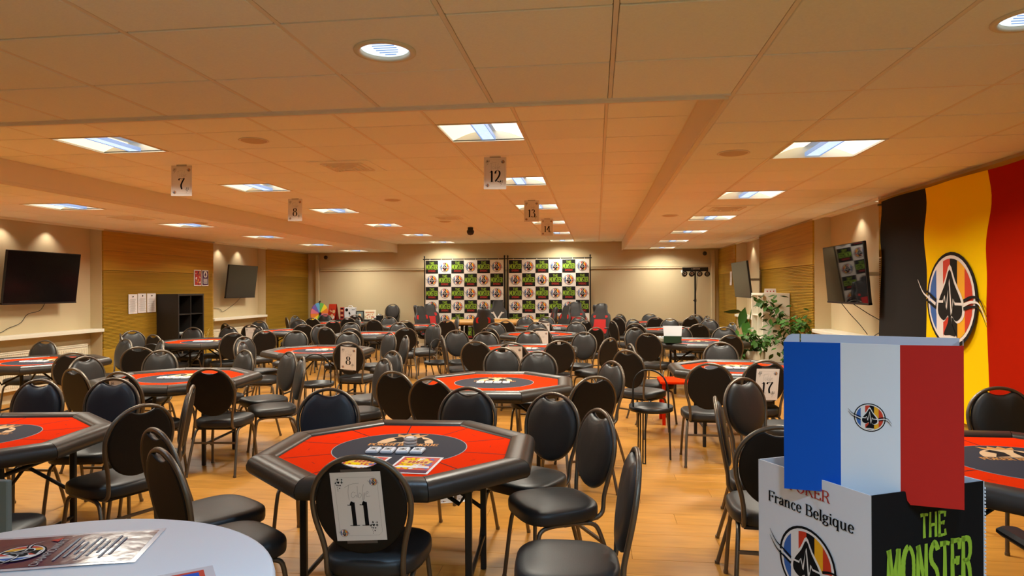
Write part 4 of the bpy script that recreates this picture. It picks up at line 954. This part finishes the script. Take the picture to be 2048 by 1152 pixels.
def radiator(y0, y1, lab):
    w_ = y1 - y0; t = thing('radiator', lab, 'radiator', X=frame((XNL + .012, (y0 + y1) / 2, .45), (0, 1, 0), (0, 0, 1)), group='panel radiators')
    b = MB(); b.box((0, 0, .07), (w_, .54, .05), 0, None, .006)
    b.obj('panel', m_cream, t)
    n = int(w_ / .036); q = MB()
    for i in range(n): q.box((-w_ / 2 + .03 + i * (w_ - .06) / (n - 1), -.01, .098), (.018, .44, .010), 0, None, .003)
    stuff(q.obj('rib', m_cream, t))
    b = MB(); b.box((0, .266, .045), (w_ + .006, .02, .10), 0, None, .003)
    b.obj('top_grille', m_cream, t)
    q = MB(); [q.box((-w_ / 2 + .02 + i * .03, .235, .0985), (.014, .006, .012)) for i in range(int(w_ / .03))]; stuff(q.obj('grille_slot', m_groove, t))
    b = MB(); b.tube([(w_ / 2 + .03, -.2, .06), (w_ / 2 + .03, -.42, .06)], .012, 8); b.tube([(w_ / 2 - .01, -.2, .06), (w_ / 2 + .05, -.2, .06)], .02, 8); b.obj('valve', m_cream, t)
radiator(6.75, 9.74, 'cream panel radiator under the near left sill')
radiator(13.25, 15.1, 'cream panel radiator under the far left sill')
def notice(y, z, lab, kind):
    t = thing('notice_sheet' if kind == 'n' else 'small_poster', lab, 'notice' if kind == 'n' else 'poster', X=frame((XWL + .006, y, z), (0, 1, 0), (0, 0, 1)), group='sheets on the left wall'); w_, h_ = (.225, .335) if kind == 'n' else (.235, .32)
    n = 6; b = MB(); pts = [(-w_ / 2 + w_ * i / n, .004 + .006 * math.sin(i * 1.3 + y * 9)) for i in range(n + 1)]
    b.loft([[(x, yy, zz) for x, zz in pts] for yy in (-h_ / 2, h_ / 2)], 0, True, None, False, False); b.obj('paper', m_paper, t)
    p = MB(); zz = .0125
    if kind == 'n':
        p.poly(circ(.014, 12, (0, h_ / 2 - .04)), zz, 0)
        for i in range(13): p.box((-.01 * (i % 3), h_ / 2 - .085 - .018 * i, zz), (.15 + .02 * math.sin(i * 2.7), .0045, .0006), 1)
        p.obj('print', [m_ink, m_paperline], t)
    else:
        d = kind == 'p2'
        p.poly([(-w_ / 2 + .018, -h_ / 2 + .02), (w_ / 2 - .018, -h_ / 2 + .02), (w_ / 2 - .018, h_ / 2 - .02), (-w_ / 2 + .018, h_ / 2 - .02)], zz, 0 if d else 1)
        if d:
            p.poly(circ(.062, 24, (0, .075), 1.1), zz + .001, 2); p.poly([(x * .08, .07 + y_ * .09) for x, y_ in SUIT['s']], zz + .002, 0)
            for i in range(6): p.box((0, -.02 - .018 * i, zz + .001), (.15 - .02 * (i % 2), .008, .0006), 2)
        else:
            rg = random.Random(5)
            for i in range(26): p.poly(circ(rg.uniform(.008, .03), 7, (rg.uniform(-.07, .07), rg.uniform(-.12, .12))), zz + .0006 + i * .00004, rg.choice((0, 2, 3, 1)))
        p.obj('print', [m_purple, m_redink, m_paper, m_gold], t)
notice(10.60, 1.335, 'white printed notice sheet, first of three beside the black shelf', 'n'); notice(10.845, 1.345, 'white printed notice sheet, middle of three beside the black shelf', 'n'); notice(11.09, 1.345, 'white printed notice sheet touching the black shelf', 'n')
notice(12.49, 1.81, 'small red photo poster above the black shelf', 'p1'); notice(12.745, 1.81, 'small dark purple poster above the black shelf', 'p2')
def cube_shelf(X, w_, d, h_, cols, rows, m, lab, th=.035):
    """open cube shelf; X at the bottom centre of its back, z up, +x of the frame across, front along +y"""
    t = thing('cube_shelf', lab, 'shelf', X=X)
    for s in (-1, 1):
        b = MB(); b.box((s * (w_ / 2 - th / 2), d / 2, h_ / 2), (th, d, h_), 0, None, .002); b.obj('side_panel', m, t)
    for z in (th / 2, h_ - th / 2):
        b = MB(); b.box((0, d / 2, z), (w_ - 2 * th - .001, d - .001, th), 0, None, .002); b.obj('top_panel' if z > .5 else 'bottom_panel', m, t)
    b = MB(); b.box((0, .004, h_ / 2), (w_ - 2 * th, .006, h_ - 2 * th)); b.obj('back_panel', m, t)
    for r in range(1, rows):
        b = MB(); b.box((0, d / 2, h_ * r / rows), (w_ - 2 * th, d - .02, .018)); b.obj('shelf_board', m, t)
    for c in range(1, cols):
        b = MB(); b.box((-w_ / 2 + w_ * c / cols, d / 2, h_ / 2), (.018, d - .022, h_ - 2 * th)); b.obj('divider', m, t)
    return t
cube_shelf(T(XWL + .008, 11.63, 0) @ R(-90, 'Z'), .80, .42, 1.50, 2, 4, m_blackwood, 'tall black cube shelf against the left veneer wall')
t = thing('paper_pile', 'thin pile of papers lying in the black shelf', 'papers', (XWL + .30, 11.45, .762))
for i in range(4):
    b = MB(); b.box((0, 0, .004 + .009 * i), (.21, .15, .006), 0, R(3 * i, 'Z')); b.obj('paper', m_paper, t)
# grass-like plant behind the black shelf
def blade_plant(x, y, z0, lab, n, h_, m, spread, wdt):
    t = thing('dry_grass_plant', lab, 'plant', (x, y, z0)); b = MB(); b.lathe([(.0001, 0), (.09, 0), (.12, .24), (.11, .24), (.0001, .22)], 18); b.obj('pot', m_leg, t)
    rg = random.Random(3)
    for i in range(n):
        a = 2 * PI * i / n + rg.uniform(-.2, .2); s = spread * rg.uniform(.6, 1.1); hh = h_ * rg.uniform(.75, 1.0); q = MB(); P = []
        for k in range(6):
            u = k / 5; P.append((s * u * u * math.cos(a), s * u * u * math.sin(a), .2 + hh * (u - .28 * u * u * u * 1.2), wdt * (1 - u) + .002))
        v = Vector((-math.sin(a), math.cos(a), 0))
        q.loft([[tuple(Vector(p[:3]) + v * p[3]), tuple(Vector(p[:3]) + Vector((0, 0, p[3] * .5))), tuple(Vector(p[:3]) - v * p[3])] for p in P], 0, True, None, False, False); q.obj('leaf', m, t)
blade_plant(XWL + .22, 12.42, 0, 'dry grass plant in the gap beside the black shelf', 16, .92, M('dry_blade', (.50, .36, .10), .6), .26, .009)

# ================================================================== RIGHT WALL FITTINGS
cube_shelf(T(XWR - .008, 11.69, 0) @ R(90, 'Z'), .80, .42, 1.475, 2, 4, m_white, 'tall white cube shelf against the right veneer wall')
t = thing('card_display', 'small white folded card standing on the white shelf', 'card', (XWR - .26, 11.50, 1.476), math.radians(0))
b = MB(); b.add([(-.09, -.03, 0), (.09, -.03, 0), (.09, 0, .075), (-.09, 0, .075), (-.09, .03, 0), (.09, .03, 0)], [(0, 1, 2, 3), (3, 2, 5, 4)]); b.obj('card', m_paper, t)
b = MB(); [b.box((-.05 + .05 * i, -.0215, .03), (.018, .002, .02), 0, None) for i in range(3)]; b.obj('print', m_redink, t)
t = thing('notice_sheet', 'white sheet on the right veneer wall, curling away behind the far television', 'notice', X=frame((XWR - .004, 16.05, 1.78), (0, -1, 0), (0, 0, 1)))
b = MB(); b.loft([[(x, y, .003 + .05 * max(0, -y)) for x in (-.11, 0, .11)] for y in (.16, .08, 0, -.08, -.16)][::-1], 0, True, None, False, False); b.obj('paper', m_paper, t)
b = MB(); [b.box((0, .10 - .03 * i, .006 + .05 * max(0, -(.10 - .03 * i))), (.15, .006, .001)) for i in range(7)]; b.obj('print', m_paperline, t)
# leafy plants
def leaf_mesh(l, w_, m, name='leaf'):
    q = MB(); prof = [(0, .0), (.12, .35), (.35, .95), (.55, 1.0), (.78, .62), (.93, .2), (1.0, .02)]
    q.loft([[(u * l, -v * w_ / 2, -.10 * l * u * u + .05 * w_), (u * l, 0, -.12 * l * u * u), (u * l, v * w_ / 2, -.10 * l * u * u + .05 * w_)] for u, v in prof], 0, True, None, False, False); return q.mesh(name, m)
lf = [leaf_mesh(.125, .062, m_leaf), leaf_mesh(.10, .052, m_leaf)]
def climber(x, y, lab, clusters, pot_h, name='climbing_plant', potr=.13):
    t = thing(name, lab, 'plant', (x, y, 0)); b = MB(); b.lathe([(.0001, 0), (potr * .8, 0), (potr, pot_h), (potr * .92, pot_h), (potr * .9, pot_h - .03), (.0001, pot_h - .03)], 22); b.obj('pot', m_pot, t)
    rg = random.Random(11)
    for path, n, rad in clusters:
        b = MB(); q = crom(path, 4); b.tube(q, .008, 6); b.obj('stem', m_stem, t)
        for i in range(n):
            u = rg.random() ** .8; p = Vector(q[min(len(q) - 1, int((.18 + .82 * u) * (len(q) - 1)))])
            p += Vector((rg.gauss(0, rad), rg.gauss(0, rad), rg.gauss(0, rad * .8)))
            X = T(*p) @ R(rg.uniform(0, 360), 'Z') @ R(rg.uniform(5, 55), 'Y') @ R(rg.uniform(-35, 35), 'X')
            put('leaf', rg.choice(lf), t, X)
    return t
climber(2.80, 10.50, 'climbing leafy plant in front of the white shelf side', [
    ([(0, 0, .25), (.05, .1, .7), (.02, .3, 1.0), (-.05, .45, 1.25), (-.10, .55, 1.36)], 95, .085),
    ([(0, 0, .25), (.1, -.1, .6), (.14, -.15, .9), (.12, -.2, 1.16)], 125, .09),
    ([(.0, .0, .25), (.08, .02, .7), (.10, .1, 1.05)], 55, .09),
    ([(0, .3, 1.0), (-.16, .62, 1.30), (-.25, .9, 1.40)], 22, .045)], .26)
climber(2.42, 10.72, 'bushy leafy potted plant before the white shelf corner', [
    ([(0, 0, .55), (-.05, 0, .74), (-.12, 0, .86)], 80, .085), ([(0, 0, .55), (.08, -.1, .76), (.12, -.16, .82)], 70, .08), ([(0, 0, .55), (-.18, .1, .62), (-.26, .15, .44)], 26, .045)], .60, 'bushy_plant', .15)
t = thing('broad_leaf_plant', 'tall plant with big broad leaves behind the white shelf', 'plant', (2.80, 12.95, 0))
b = MB(); b.lathe([(.0001, 0), (.15, 0), (.18, .34), (.165, .34), (.0001, .31)], 22); b.obj('pot', m_pot, t)
bl = leaf_mesh(.42, .16, m_leaf2)
for k, (dz, az, ti) in enumerate(((1.20, 232, 62), (1.10, 205, -8), (.98, 250, 40), (.72, 228, 50), (.45, 240, 30), (.85, 150, 20), (1.25, 300, 30), (.55, 205, 15))):
    a = math.radians(az); p = (.12 * math.cos(a), .12 * math.sin(a), dz)
    b = MB(); b.tube(crom([(0, 0, .3), (.03 * math.cos(a), .03 * math.sin(a), .3 + (dz - .3) * .6), p], 4), .009, 6); b.obj('stem', m_leaf, t)
    put('leaf', bl, t, T(*p) @ R(az, 'Z') @ R(ti, 'Y') @ R((-40, 30, -20, 35, 10, 0, 20, -30)[k], 'X'))
# big wall flag
t = thing('wall_flag', 'large black yellow red flag with club badge hanging on the right wall', 'flag', X=frame((XWR - .03, 6.24, 1.46), (0, -1, 0), (0, 0, 1)))
FW, FH = 3.09, 2.08; NX, NY = 72, 30
def fz(x, y): return .016 * math.sin(x * 5.2 + .9 * math.sin(y * 1.7)) * (.35 + .65 * (y + FH / 2) / FH) + .012 * math.sin(x * 2.1 + y * 3.1)
def fx(x, y):
    top = max(0, (y + .15) / (FH / 2 - .0)); return x + .035 * math.sin(y * 9.5 + x) * top
for k, (nm, m) in enumerate((('black_stripe', m_fblack), ('yellow_stripe', m_fyel), ('red_stripe', m_fred))):
    a = -FW / 2 + FW / 3 * k; b = MB(); n = NX // 3
    b.loft([[(fx(a + FW / 3 * i / n, y), y, fz(a + FW / 3 * i / n, y)) for i in range(n + 1)] for y in [-FH / 2 + FH * j / NY for j in range(NY + 1)]], 0, True, None, False, False); b.obj(nm, m, t)
b = MB(); emblem(b, .415, 0.015, 0, .034, .0022); b.obj('emblem', [m_fblack, m_paper, m_cyan, m_ered, m_yel, m_ered], t)
for s in (-1, 1):
    b = MB(); b.cyl((s * (FW / 2 - .03), FH / 2 - .03, -.02), .012, .05, 12); b.obj('eyelet', m_steel, t)
# light stand with four lamps
t = thing('light_stand', 'black light stand with four stage lamps in the far right corner', 'light stand', (2.42, 17.0, 0))
for k in range(3):
    a = 2 * PI * k / 3 + .5; b = MB(); b.tube([(0, 0, .55), (.38 * math.cos(a), .38 * math.sin(a), .02)], .014, 8); b.obj('leg', m_black, t)
b = MB(); b.cyl((0, 0, .45), .022, 1.56, 12); b.cyl((0, 0, 1.22), .03, .06, 12); b.tube([(0, 0, 1.25), (-.05, 0, 1.25)], .012, 8); b.obj('pole', m_black, t)
b = MB(); b.box((0, 0, 2.02), (.62, .07, .10), 0, None, .006); b.obj('lamp_bar', m_black, t)
b = MB(); [b.box((-.08 + .03 * i, -.037, 2.03), (.02, .003, .018)) for i in range(1, 7)]; b.poly([(0, 0)] and [(-.1, 0), (-.08, .01), (-.08, -.01)], 0, 0, T(0, -.037, 2.03) @ R(90, 'X')); b.obj('bar_print', m_paper, t)
for k, x in enumerate((-.26, -.09, .10, .28)):
    P = thing('stage_lamp', '', ''); del P['label']; del P['category']; P.parent = t; P.matrix_local = T(x, -.03, 1.90) @ R(-20 + 6 * k, 'X')
    b = MB(); b.lathe([(.0001, .06), (.045, .055), (.06, .03), (.066, -.05), (.058, -.055)], 18, 0, R(-90, 'X')); b.obj('housing', m_black, P)
    b = MB(); b.poly(circ(.056, 18), 0, 0, T(0, -.045, 0) @ R(90, 'X')); [b.poly(circ(.012, 8, (.028 * math.cos(q), .028 * math.sin(q))), .002, 1, T(0, -.045, 0) @ R(90, 'X')) for q in [PI * i / 3 for i in range(6)]]; b.obj('lens', [m_screen, m_steel], P)
    b = MB(); b.tube([(-.07, 0, 0), (-.07, 0, .09), (.07, 0, .09), (.07, 0, 0)], .006, 6); b.obj('bracket', m_steel, P)
b = MB(); b.tube(crom([(.05, .02, 1.98), (.045, .03, 1.7), (.02, .03, 1.4), (.015, .02, 1.1), (.02, .02, .7)], 5), .005, 6); b.obj('cable', m_leg, t)

# ================================================================== PRIZE DISPLAY
t = thing('prize_table', 'table under a black cloth with prizes by the back wall', 'table', (-6.25, 17.22, 0))
b = MB(); b.box((0, 0, .73), (1.72, .56, .03)); b.obj('tabletop', m_blackwood, t)
b = MB(); n = 90; P = []
for i in range(n):
    u = i / n * 4; k = int(u); f = u - k; hw, hd = .875, .295
    P.append(((-hw + 2 * hw * f, -hd), (hw, -hd + 2 * hd * f), (hw - 2 * hw * f, hd), (-hw, hd - 2 * hd * f))[k])
b.loft([[(x * (1 + .012 * s_ * math.sin(i * 1.9)), y * (1 + .03 * s_ * math.sin(i * 1.9)), z) for i, (x, y) in enumerate(P)] for z, s_ in ((.012, 1), (.4, .7), (.74, .1), (.752, 0))], 0, True, None, False); b.poly(P, .752); b.obj('cloth', m_fblack, t)
for sx in (-.78, .78):
    for sy in (-.22, .22):
        b = MB(); b.box((sx, sy, .358), (.04, .04, .716)); b.obj('leg', m_leg, t)
ZP = .755
t = thing('tent_poster', 'red folded tent poster with playing card art on the prize table', 'poster', (-6.97, 17.15, ZP), math.radians(-20))
for s in (-1, 1):
    b = MB(); b.add([(-.13, s * .09, 0), (.13, s * .09, 0), (.13, s * .004, .42), (-.13, s * .004, .42)], [(0, 1, 2, 3)]); b.obj('panel', m_ered if s < 0 else m_redink, t)
b = MB(); X = frame((0, -.052, .2), (1, 0, 0), (0, .2, 1))
rg = random.Random(2); [b.poly(circ(rg.uniform(.02, .05), 8, (rg.uniform(-.08, .08), rg.uniform(-.15, .16))), .004 + i * .0004, i % 3, X) for i in range(12)]; b.obj('print', [m_paper, m_redink, m_moon], t)
t = thing('slim_box', 'slim red and black box beside the white boxed device', 'box', (-6.72, 17.20, ZP))
b = MB(); b.box((0, 0, .165), (.10, .12, .33), 0, None, .002); b.obj('carton', m_redink, t); b = MB(); [b.box((0, -.0615, .06 + .06 * i), (.07, .002, .03), i % 2) for i in range(5)]; b.obj('print', [m_ink, m_moon], t)
t = thing('device_box', 'white carton with a carry handle and dark device picture on the prize table', 'box', (-6.50, 17.18, ZP))
b = MB(); b.box((0, 0, .165), (.29, .12, .33), 0, None, .002); b.obj('carton', m_cardw, t)
b = MB(); b.tube(crom([(-.06, 0, .33), (-.04, 0, .37), (.04, 0, .37), (.06, 0, .33)], 4), .006, 6); b.obj('handle', m_cardw, t)
b = MB(); X = frame((0, -.0615, .165), (1, 0, 0), (0, 0, 1)); b.poly(circ(.04, 20, (-.08, .10)), .001, 0, X); b.poly([(-.02, .06), (.02, .02), (.02, -.03), (-.03, -.01)], .001, 0, X); b.poly([(-.03, -.13), (.10, -.13), (.10, -.10), (-.03, -.10)], .001, 0, X)
for dx in (.02, .05, .08): stroke(b, [(dx, -.10), (dx + .02 * (dx - .05) * 30, -.03)], .008, .001, 0, X)
b.box((.10, -.0612, .27), (.08, .002, .012), 0); b.obj('print', m_ink, t)
t = thing('framed_print', 'small dark picture frame leaning on the prize table', 'picture', (-6.24, 17.16, ZP + .002), 0)
X = R(-12, 'X'); b = MB(); b.box((0, 0, .12), (.22, .02, .24), 0, X, .004); b.obj('frame', m_black, t); b = MB(); b.box((0, -.0115, .12), (.16, .002, .17), 0, X); b.poly(circ(.04, 12, (0, .12)), 0, 1, X @ T(0, -.0135, 0) @ R(90, 'X')); b.obj('picture', [m_grey, m_moon], t)
t = thing('gift_board', 'cream lettered gift board propped on the prize table', 'sign', (-5.99, 17.24, ZP + .002))
X = R(-10, 'X'); b = MB(); b.box((0, 0, .13), (.33, .02, .26), 0, X, .004); b.obj('board', m_cream, t)
b = MB(); rg = random.Random(9); [b.box((-.11 + .027 * i, -.0115, .19), (.016, .002, .04), i % 2, X) for i in range(9)]; [b.box((rg.uniform(-.13, .13), -.0115, rg.uniform(.03, .14)), (.03, .002, .02), rg.randint(0, 1), X) for i in range(14)]; b.obj('print', [m_redink, m_gold], t)
t = thing('gift_box', 'small black gift box near the end of the prize table', 'box', (-5.66, 17.08, ZP)); b = MB(); b.box((0, 0, .06), (.16, .12, .12), 0, None, .004); b.obj('carton', m_black, t); b = MB(); b.tube(crom([(.03, -.03, .12), (.06, -.05, .155), (.0, -.02, .14), (-.05, .0, .155), (.03, .03, .122)], 4), .008, 6); b.obj('ribbon', m_steel, t)
t = thing('spirit_bottle', 'amber bottle with dark cap at the end of the prize table', 'bottle', (-5.50, 17.22, ZP)); b = MB(); b.lathe([(.0001, 0), (.04, 0), (.042, .15), (.035, .18), (.016, .20), (.016, .22)], 18); b.obj('body', M('amber_glass', (.35, .17, .04), .12, spec=.6), t); b = MB(); b.cyl((0, 0, .215), .02, .035, 14); b.obj('cap', m_black, t)
t = thing('silver_tray', 'low silver wrapped parcel on the prize table', 'parcel', (-5.79, 17.28, ZP)); b = MB(); b.box((0, 0, .035), (.16, .14, .07), 0, None, .01); b.obj('wrapping', m_steel, t); b = MB(); b.box((0, 0, .0355), (.02, .145, .074)); b.obj('ribbon', m_paper, t)
# prize wheel seen obliquely, standing on a low stand
t = thing('fortune_wheel', 'rainbow coloured prize wheel standing in the far left corner', 'wheel', (-7.35, 17.15, 0), math.radians(62))
b = MB(); b.tube([(0, .03, .02), (0, .03, 1.22)], .018, 10); b.box((0, .03, .012), (.40, .30, .024), 0, None, .004); b.obj('stand', m_leg, t)
RB = [M('wheel_%s' % n_, c, .5) for n_, c in (('orange', (.75, .20, .03)), ('yellow', (.80, .58, .03)), ('green', (.12, .42, .08)), ('sky', (.10, .35, .60)), ('violet', (.16, .10, .38)), ('pink', (.65, .16, .22)))]
for k in range(12):
    b = MB(); a0, a1 = 2 * PI * k / 12, 2 * PI * (k + 1) / 12 - .01; pts = [(0, 0)] + circ(.29, 5, (0, 0), 1, a0, a1, True); b.prism(pts, 0, .02, 0, T(0, .01, .92) @ R(90, 'X')); b.obj('segment', RB[k % 6], t)
b = MB(); b.prism([(-.03, .34), (.03, .34), (0, .26)], .022, .034, 0, T(0, .01, .92) @ R(90, 'X')); b.cyl((0, 0, .021), .035, .03, 14, 0, T(0, .01, .92) @ R(90, 'X')); b.obj('pointer', m_black, t)

# ================================================================== CARD BOXES AND RED TABLE ON THE RIGHT
t = thing('card_carton', 'green and white card carton with its lid open on the right table', 'box', (1.10, 10.02, .772), math.radians(-4))
b = MB(); b.box((0, 0, .05), (.25, .17, .10), 0, None, .002); b.obj('carton', M('dark_green_card', (.012, .05, .022), .5), t)
b = MB(); b.add([(-.125, -.06, .10), (.125, -.06, .10), (.135, -.03, .245), (-.135, -.03, .245), (-.125, -.055, .10), (.125, -.055, .10), (.135, -.025, .245), (-.135, -.025, .245)], [(0, 1, 2, 3), (5, 4, 7, 6), (3, 2, 6, 7), (0, 3, 7, 4), (1, 5, 6, 2)]); b.obj('lid', m_cardw, t)
t = thing('card_rack', 'low white rack of card decks beside the green carton', 'rack', (.86, 10.20, .772), math.radians(-6))
b = MB(); b.box((0, 0, .006), (.34, .13, .012)); b.box((0, .062, .035), (.34, .006, .07)); b.box((0, -.062, .025), (.34, .006, .05)); b.box((-.168, 0, .03), (.006, .13, .06)); b.box((.168, 0, .03), (.006, .13, .06)); b.obj('rack', m_cream, t)
for i in range(6):
    b = MB(); b.box((-.13 + .052 * i, 0, .045), (.04, .09, .06), 0, None, .002); b.obj('deck', m_cardw if i > 1 else m_ink, t)
t = thing('red_stool_table', 'low table with a bright red top beside table 17', 'side table', (.98, 8.02, 0))
b = MB(); b.box((0, 0, .49), (.52, .46, .03), 0, None, .006); b.obj('tabletop', m_felt, t)
for sx in (-.22, .22):
    for sy in (-.19, .19):
        b = MB(); b.box((sx, sy, .2375), (.035, .035, .475)); b.obj('leg', m_felt if sx < 0 else m_cardw, t)

# ================================================================== BALLOT BOX WITH TRICOLOUR PANEL
H_ = 1.0; Nn = Vector((.752, 1.965)); Lc = Vector((.539, 2.346)); Rc = Vector((1.141, 2.153)); Fc = Lc + Rc - Nn
t = thing('ballot_box', 'open white and black cardboard bin with club badge and lime lettering', 'box', (Nn.x, Nn.y, 0))
def wallp(a, b_, m, name, ins=.004):
    q = MB(); a = a - Nn; b_ = b_ - Nn; d = (b_ - a).normalized(); n = Vector((-d.y, d.x)) * ins
    q.loft([[(p.x, p.y, z) for p in (a, b_, b_ + n, a + n)] for z in (0, H_)], 0, False); return q.obj(name, m, t)
wallp(Lc, Nn, [m_cardw], 'white_side'); wallp(Nn, Rc, [m_ink], 'black_side'); wallp(Rc, Fc, [m_cardw], 'rear_side'); wallp(Fc, Lc, [m_cardw], 'far_side')
c_ = (Lc + Rc) / 2 - Nn; b = MB(); b.poly([tuple((p - Nn) * .985 + c_ * .015) for p in (Nn, Rc, Fc, Lc)], .55); b.obj('inner_floor', m_cardw, t)
dl = (Nn - Lc).normalized(); XL = frame(((Lc + Nn) / 2 - Nn).to_3d() + Vector((dl.y, -dl.x, 0)) * .001 + Vector((0, 0, H_)), (dl.x, dl.y, 0), (0, 0, 1))
p = MB(); text(p, 'POKER', .034, .0, -.063, .0012, 1, .17, .06, 'c', XL, 0, 1.24); text(p, 'France Belgique', .034, -.004, -.124, .0012, 0, .19, .06, 'c', XL, 0, 1.23); p.obj('lettering', [m_ink, m_redink], t)
p = MB(); emblem(p, .112, -.010, -.274, .0012, .00035, XL); p.obj('emblem', EM, t)
dr = (Rc - Nn).normalized(); XR_ = frame(((Rc + Nn) / 2 - Nn).to_3d() + Vector((dr.y, -dr.x, 0)) * .001 + Vector((0, 0, H_)), (dr.x, dr.y, 0), (0, 0, 1))
p = MB(); text(p, 'THE', .070, .010, -.140, .0012, 0, .13, None, 'c', XR_, .022, .68); text(p, 'MONSTER', .135, -.0, -.292, .0012, 0, .115, None, 'c', XR_, .018, .46); text(p, 'EXPERIENCE', .060, 0, -.38, .0012, 1, .14, None, 'c', XR_, 0, .60); p.obj('monster_lettering', [m_lime, m_redink], t)
q = MB(); nn = 90
for i in range(nn): q.box((Rc.x - Nn.x + .001, Rc.y - Nn.y - .002, .02 + (H_ - .03) * i / nn), (.003, .003, .006))
stuff(q.obj('cut_edge', m_cardw, t))
# tricolour header: front panel with hanging tabs, rear panel, curved side flaps
A0 = Vector((.667, 2.117)); D0 = Vector((.198, -.097)).normalized()
t = thing('tricolour_header', 'blue white red cardboard header slotted into the ballot box', 'sign', X=frame((A0.x, A0.y, 0), (D0.x, D0.y, 0), (0, 0, 1)))
def pan(pts, z0, z1, m, name):
    q = MB(); q.prism(pts, z0, z1); return q.obj(name, m, t)
zT = 1.413
pan([(-.104, .957), (.018, .966), (.024, .970), (.026, .978), (.026, .992), (.055, .98), (.055, zT), (-.104, zT - .003)], -.002, .002, m_blue, 'blue_panel')
pan([(.055, .94), (.208, .94), (.208, zT), (.055, zT)], -.002, .002, m_cardw, 'white_panel')
pan([(.208, .96), (.220, 1.0), (.224, .975), (.232, .964), (.358, .972), (.358, zT + .004), (.208, zT)], -.002, .002, m_red, 'red_panel')
pan([(-.10, .99), (.35, .99), (.35, zT + .008), (-.10, zT + .006)], -.262, -.258, m_cardw, 'rear_panel')
q = MB(); q.loft([[(-.104, 1.0, z), (-.104, zT + dy, z)] for z, dy in ((0, -.002), (-.06, .012), (-.13, .014), (-.26, .006))], 0, True, None, False, False); q.obj('side_flap', m_cardw, t)
q = MB(); q.loft([[(.358, 1.0, z), (.358, zT + dy, z)] for z, dy in ((0, .004), (-.06, .012), (-.13, .014), (-.26, .008))], 0, True, None, False, False); q.obj('side_flap', m_cardw, t)
p = MB(); emblem(p, .041, .131, 1.2, .0026, .0003); p.obj('emblem', EM, t)

# ================================================================== ROUND WHITE TABLE IN THE FOREGROUND
t = thing('round_table', 'round white standing table in the near left corner', 'table', (-1.091, 1.101, 0))
b = MB(); b.lathe([(.0001, .965), (.47, .965), (.478, .972), (.481, .985), (.478, .997), (.47, 1.0), (.0001, 1.0)], 72); b.obj('tabletop', m_table, t)
b = MB(); b.cyl((0, 0, .03), .035, .935, 20); b.obj('column', m_steel, t)
b = MB(); b.lathe([(.0001, .04), (.05, .04), (.22, .018), (.23, 0), (.0001, 0)], 40); b.obj('foot', m_steel, t)
def corner_sheet(name, P, lab, fn, mats):
    """sheet from its centre, right and up directions"""
    t = thing(name, lab, 'leaflet', X=P); fn(t); return t
def champ(t):
    w_, h_ = .40, .205; b = MB(); n = 14; hz = lambda x, y: .0012 + .0011 * (1 + math.sin(x * 26 + y * 9)) * (abs(x) / w_ + .3)
    b.loft([[(-w_ / 2 + w_ * i / n, y, hz(-w_ / 2 + w_ * i / n, y)) for i in range(n + 1)] for y in (-h_ / 2, -h_ / 4, 0, h_ / 4, h_ / 2)], 0, True, None, False, False); b.obj('sleeve', M('clear_sleeve', (.62, .62, .66), .12, spec=.7), t)
    b = MB(); a, c = w_ / 2 - .012, h_ / 2 - .012; n = 20
    b.loft([[(-a + 2 * a * i / n, y, hz(-a + 2 * a * i / n, y) + .0005) for i in range(n + 1)] for y in (-c, -c / 2, 0, c / 2, c)], 0, True, None, False, False); b.obj('print_ground', M('glossy_purple', (.045, .014, .06), .16, spec=.8, bump=(14, .8)), t)
    p = MB(); z = .0036; Y = Matrix.Identity(4)
    emblem(p, .048, 0, 0, z, .00015, Y @ T(-.063, -.010, 0) @ R(90, 'Z'))
    X = Y @ T(.004, -.012, 0) @ R(90, 'Z')
    p.obj('emblem', EM, t)
    p = MB(); text(p, 'CHAMPIONNAT', .016, 0, 0, z, 0, .17, .14, 'c', X, 0, 1.2)
    for i in range(8): p.box((.025 + .015 * i, 0, z), (.005, .13 - .03 * (i % 3), .0005), 0)
    p.obj('lettering', [m_paperline], t)
    p = MB(); p.add([(-.035, .062, z), (-.012, .075, z), (-.015, .05, z)], [(0, 1, 2)], 0); p.obj('corner_mark', [m_ered], t)
u = Vector((.60, .04)).normalized()
corner_sheet('leaflet', frame((-1.196, 1.350, 1.0008), (.954, .299, 0), (-.299, .954, 0)), 'glossy purple championship leaflet in a clear sleeve on the round table', champ, None)
def second(t):
    b = MB(); b.box((0, 0, .0008), (.297, .21, .0016)); b.obj('sleeve', M('clear_sleeve', (.62, .62, .66), .12), t)
    p = MB(); p.poly([(-.13, -.09), (.13, -.09), (.13, .09), (-.13, .09)], .0018, 0); p.poly([(-.12, -.08), (.12, -.08), (.12, .08), (-.12, .08)], .0022, 1); p.poly([(.02, -.02), (.10, -.02), (.11, .05), (.03, .06)], .0026, 0); p.obj('print', [m_ered, m_blue], t)
corner_sheet('leaflet', frame((-.856, 1.142, 1.0008), (.8, .6, 0), (-.6, .8, 0)), 'orange and blue leaflet at the front edge of the round table', second, None)
t = thing('floor_display', 'grey-green board display cut off by the left edge, lower part', 'display', (-2.02, 1.84, 0))
b = MB(); b.box((0, 0, .50), (.48, .02, 1.0), 0, None, .003); b.obj('board', m_grey, t)
for s in (-1, 1):
    b = MB(); b.box((s * .18, .06, .02), (.03, .26, .04), 0, None, .004); b.obj('foot', m_leg, t)
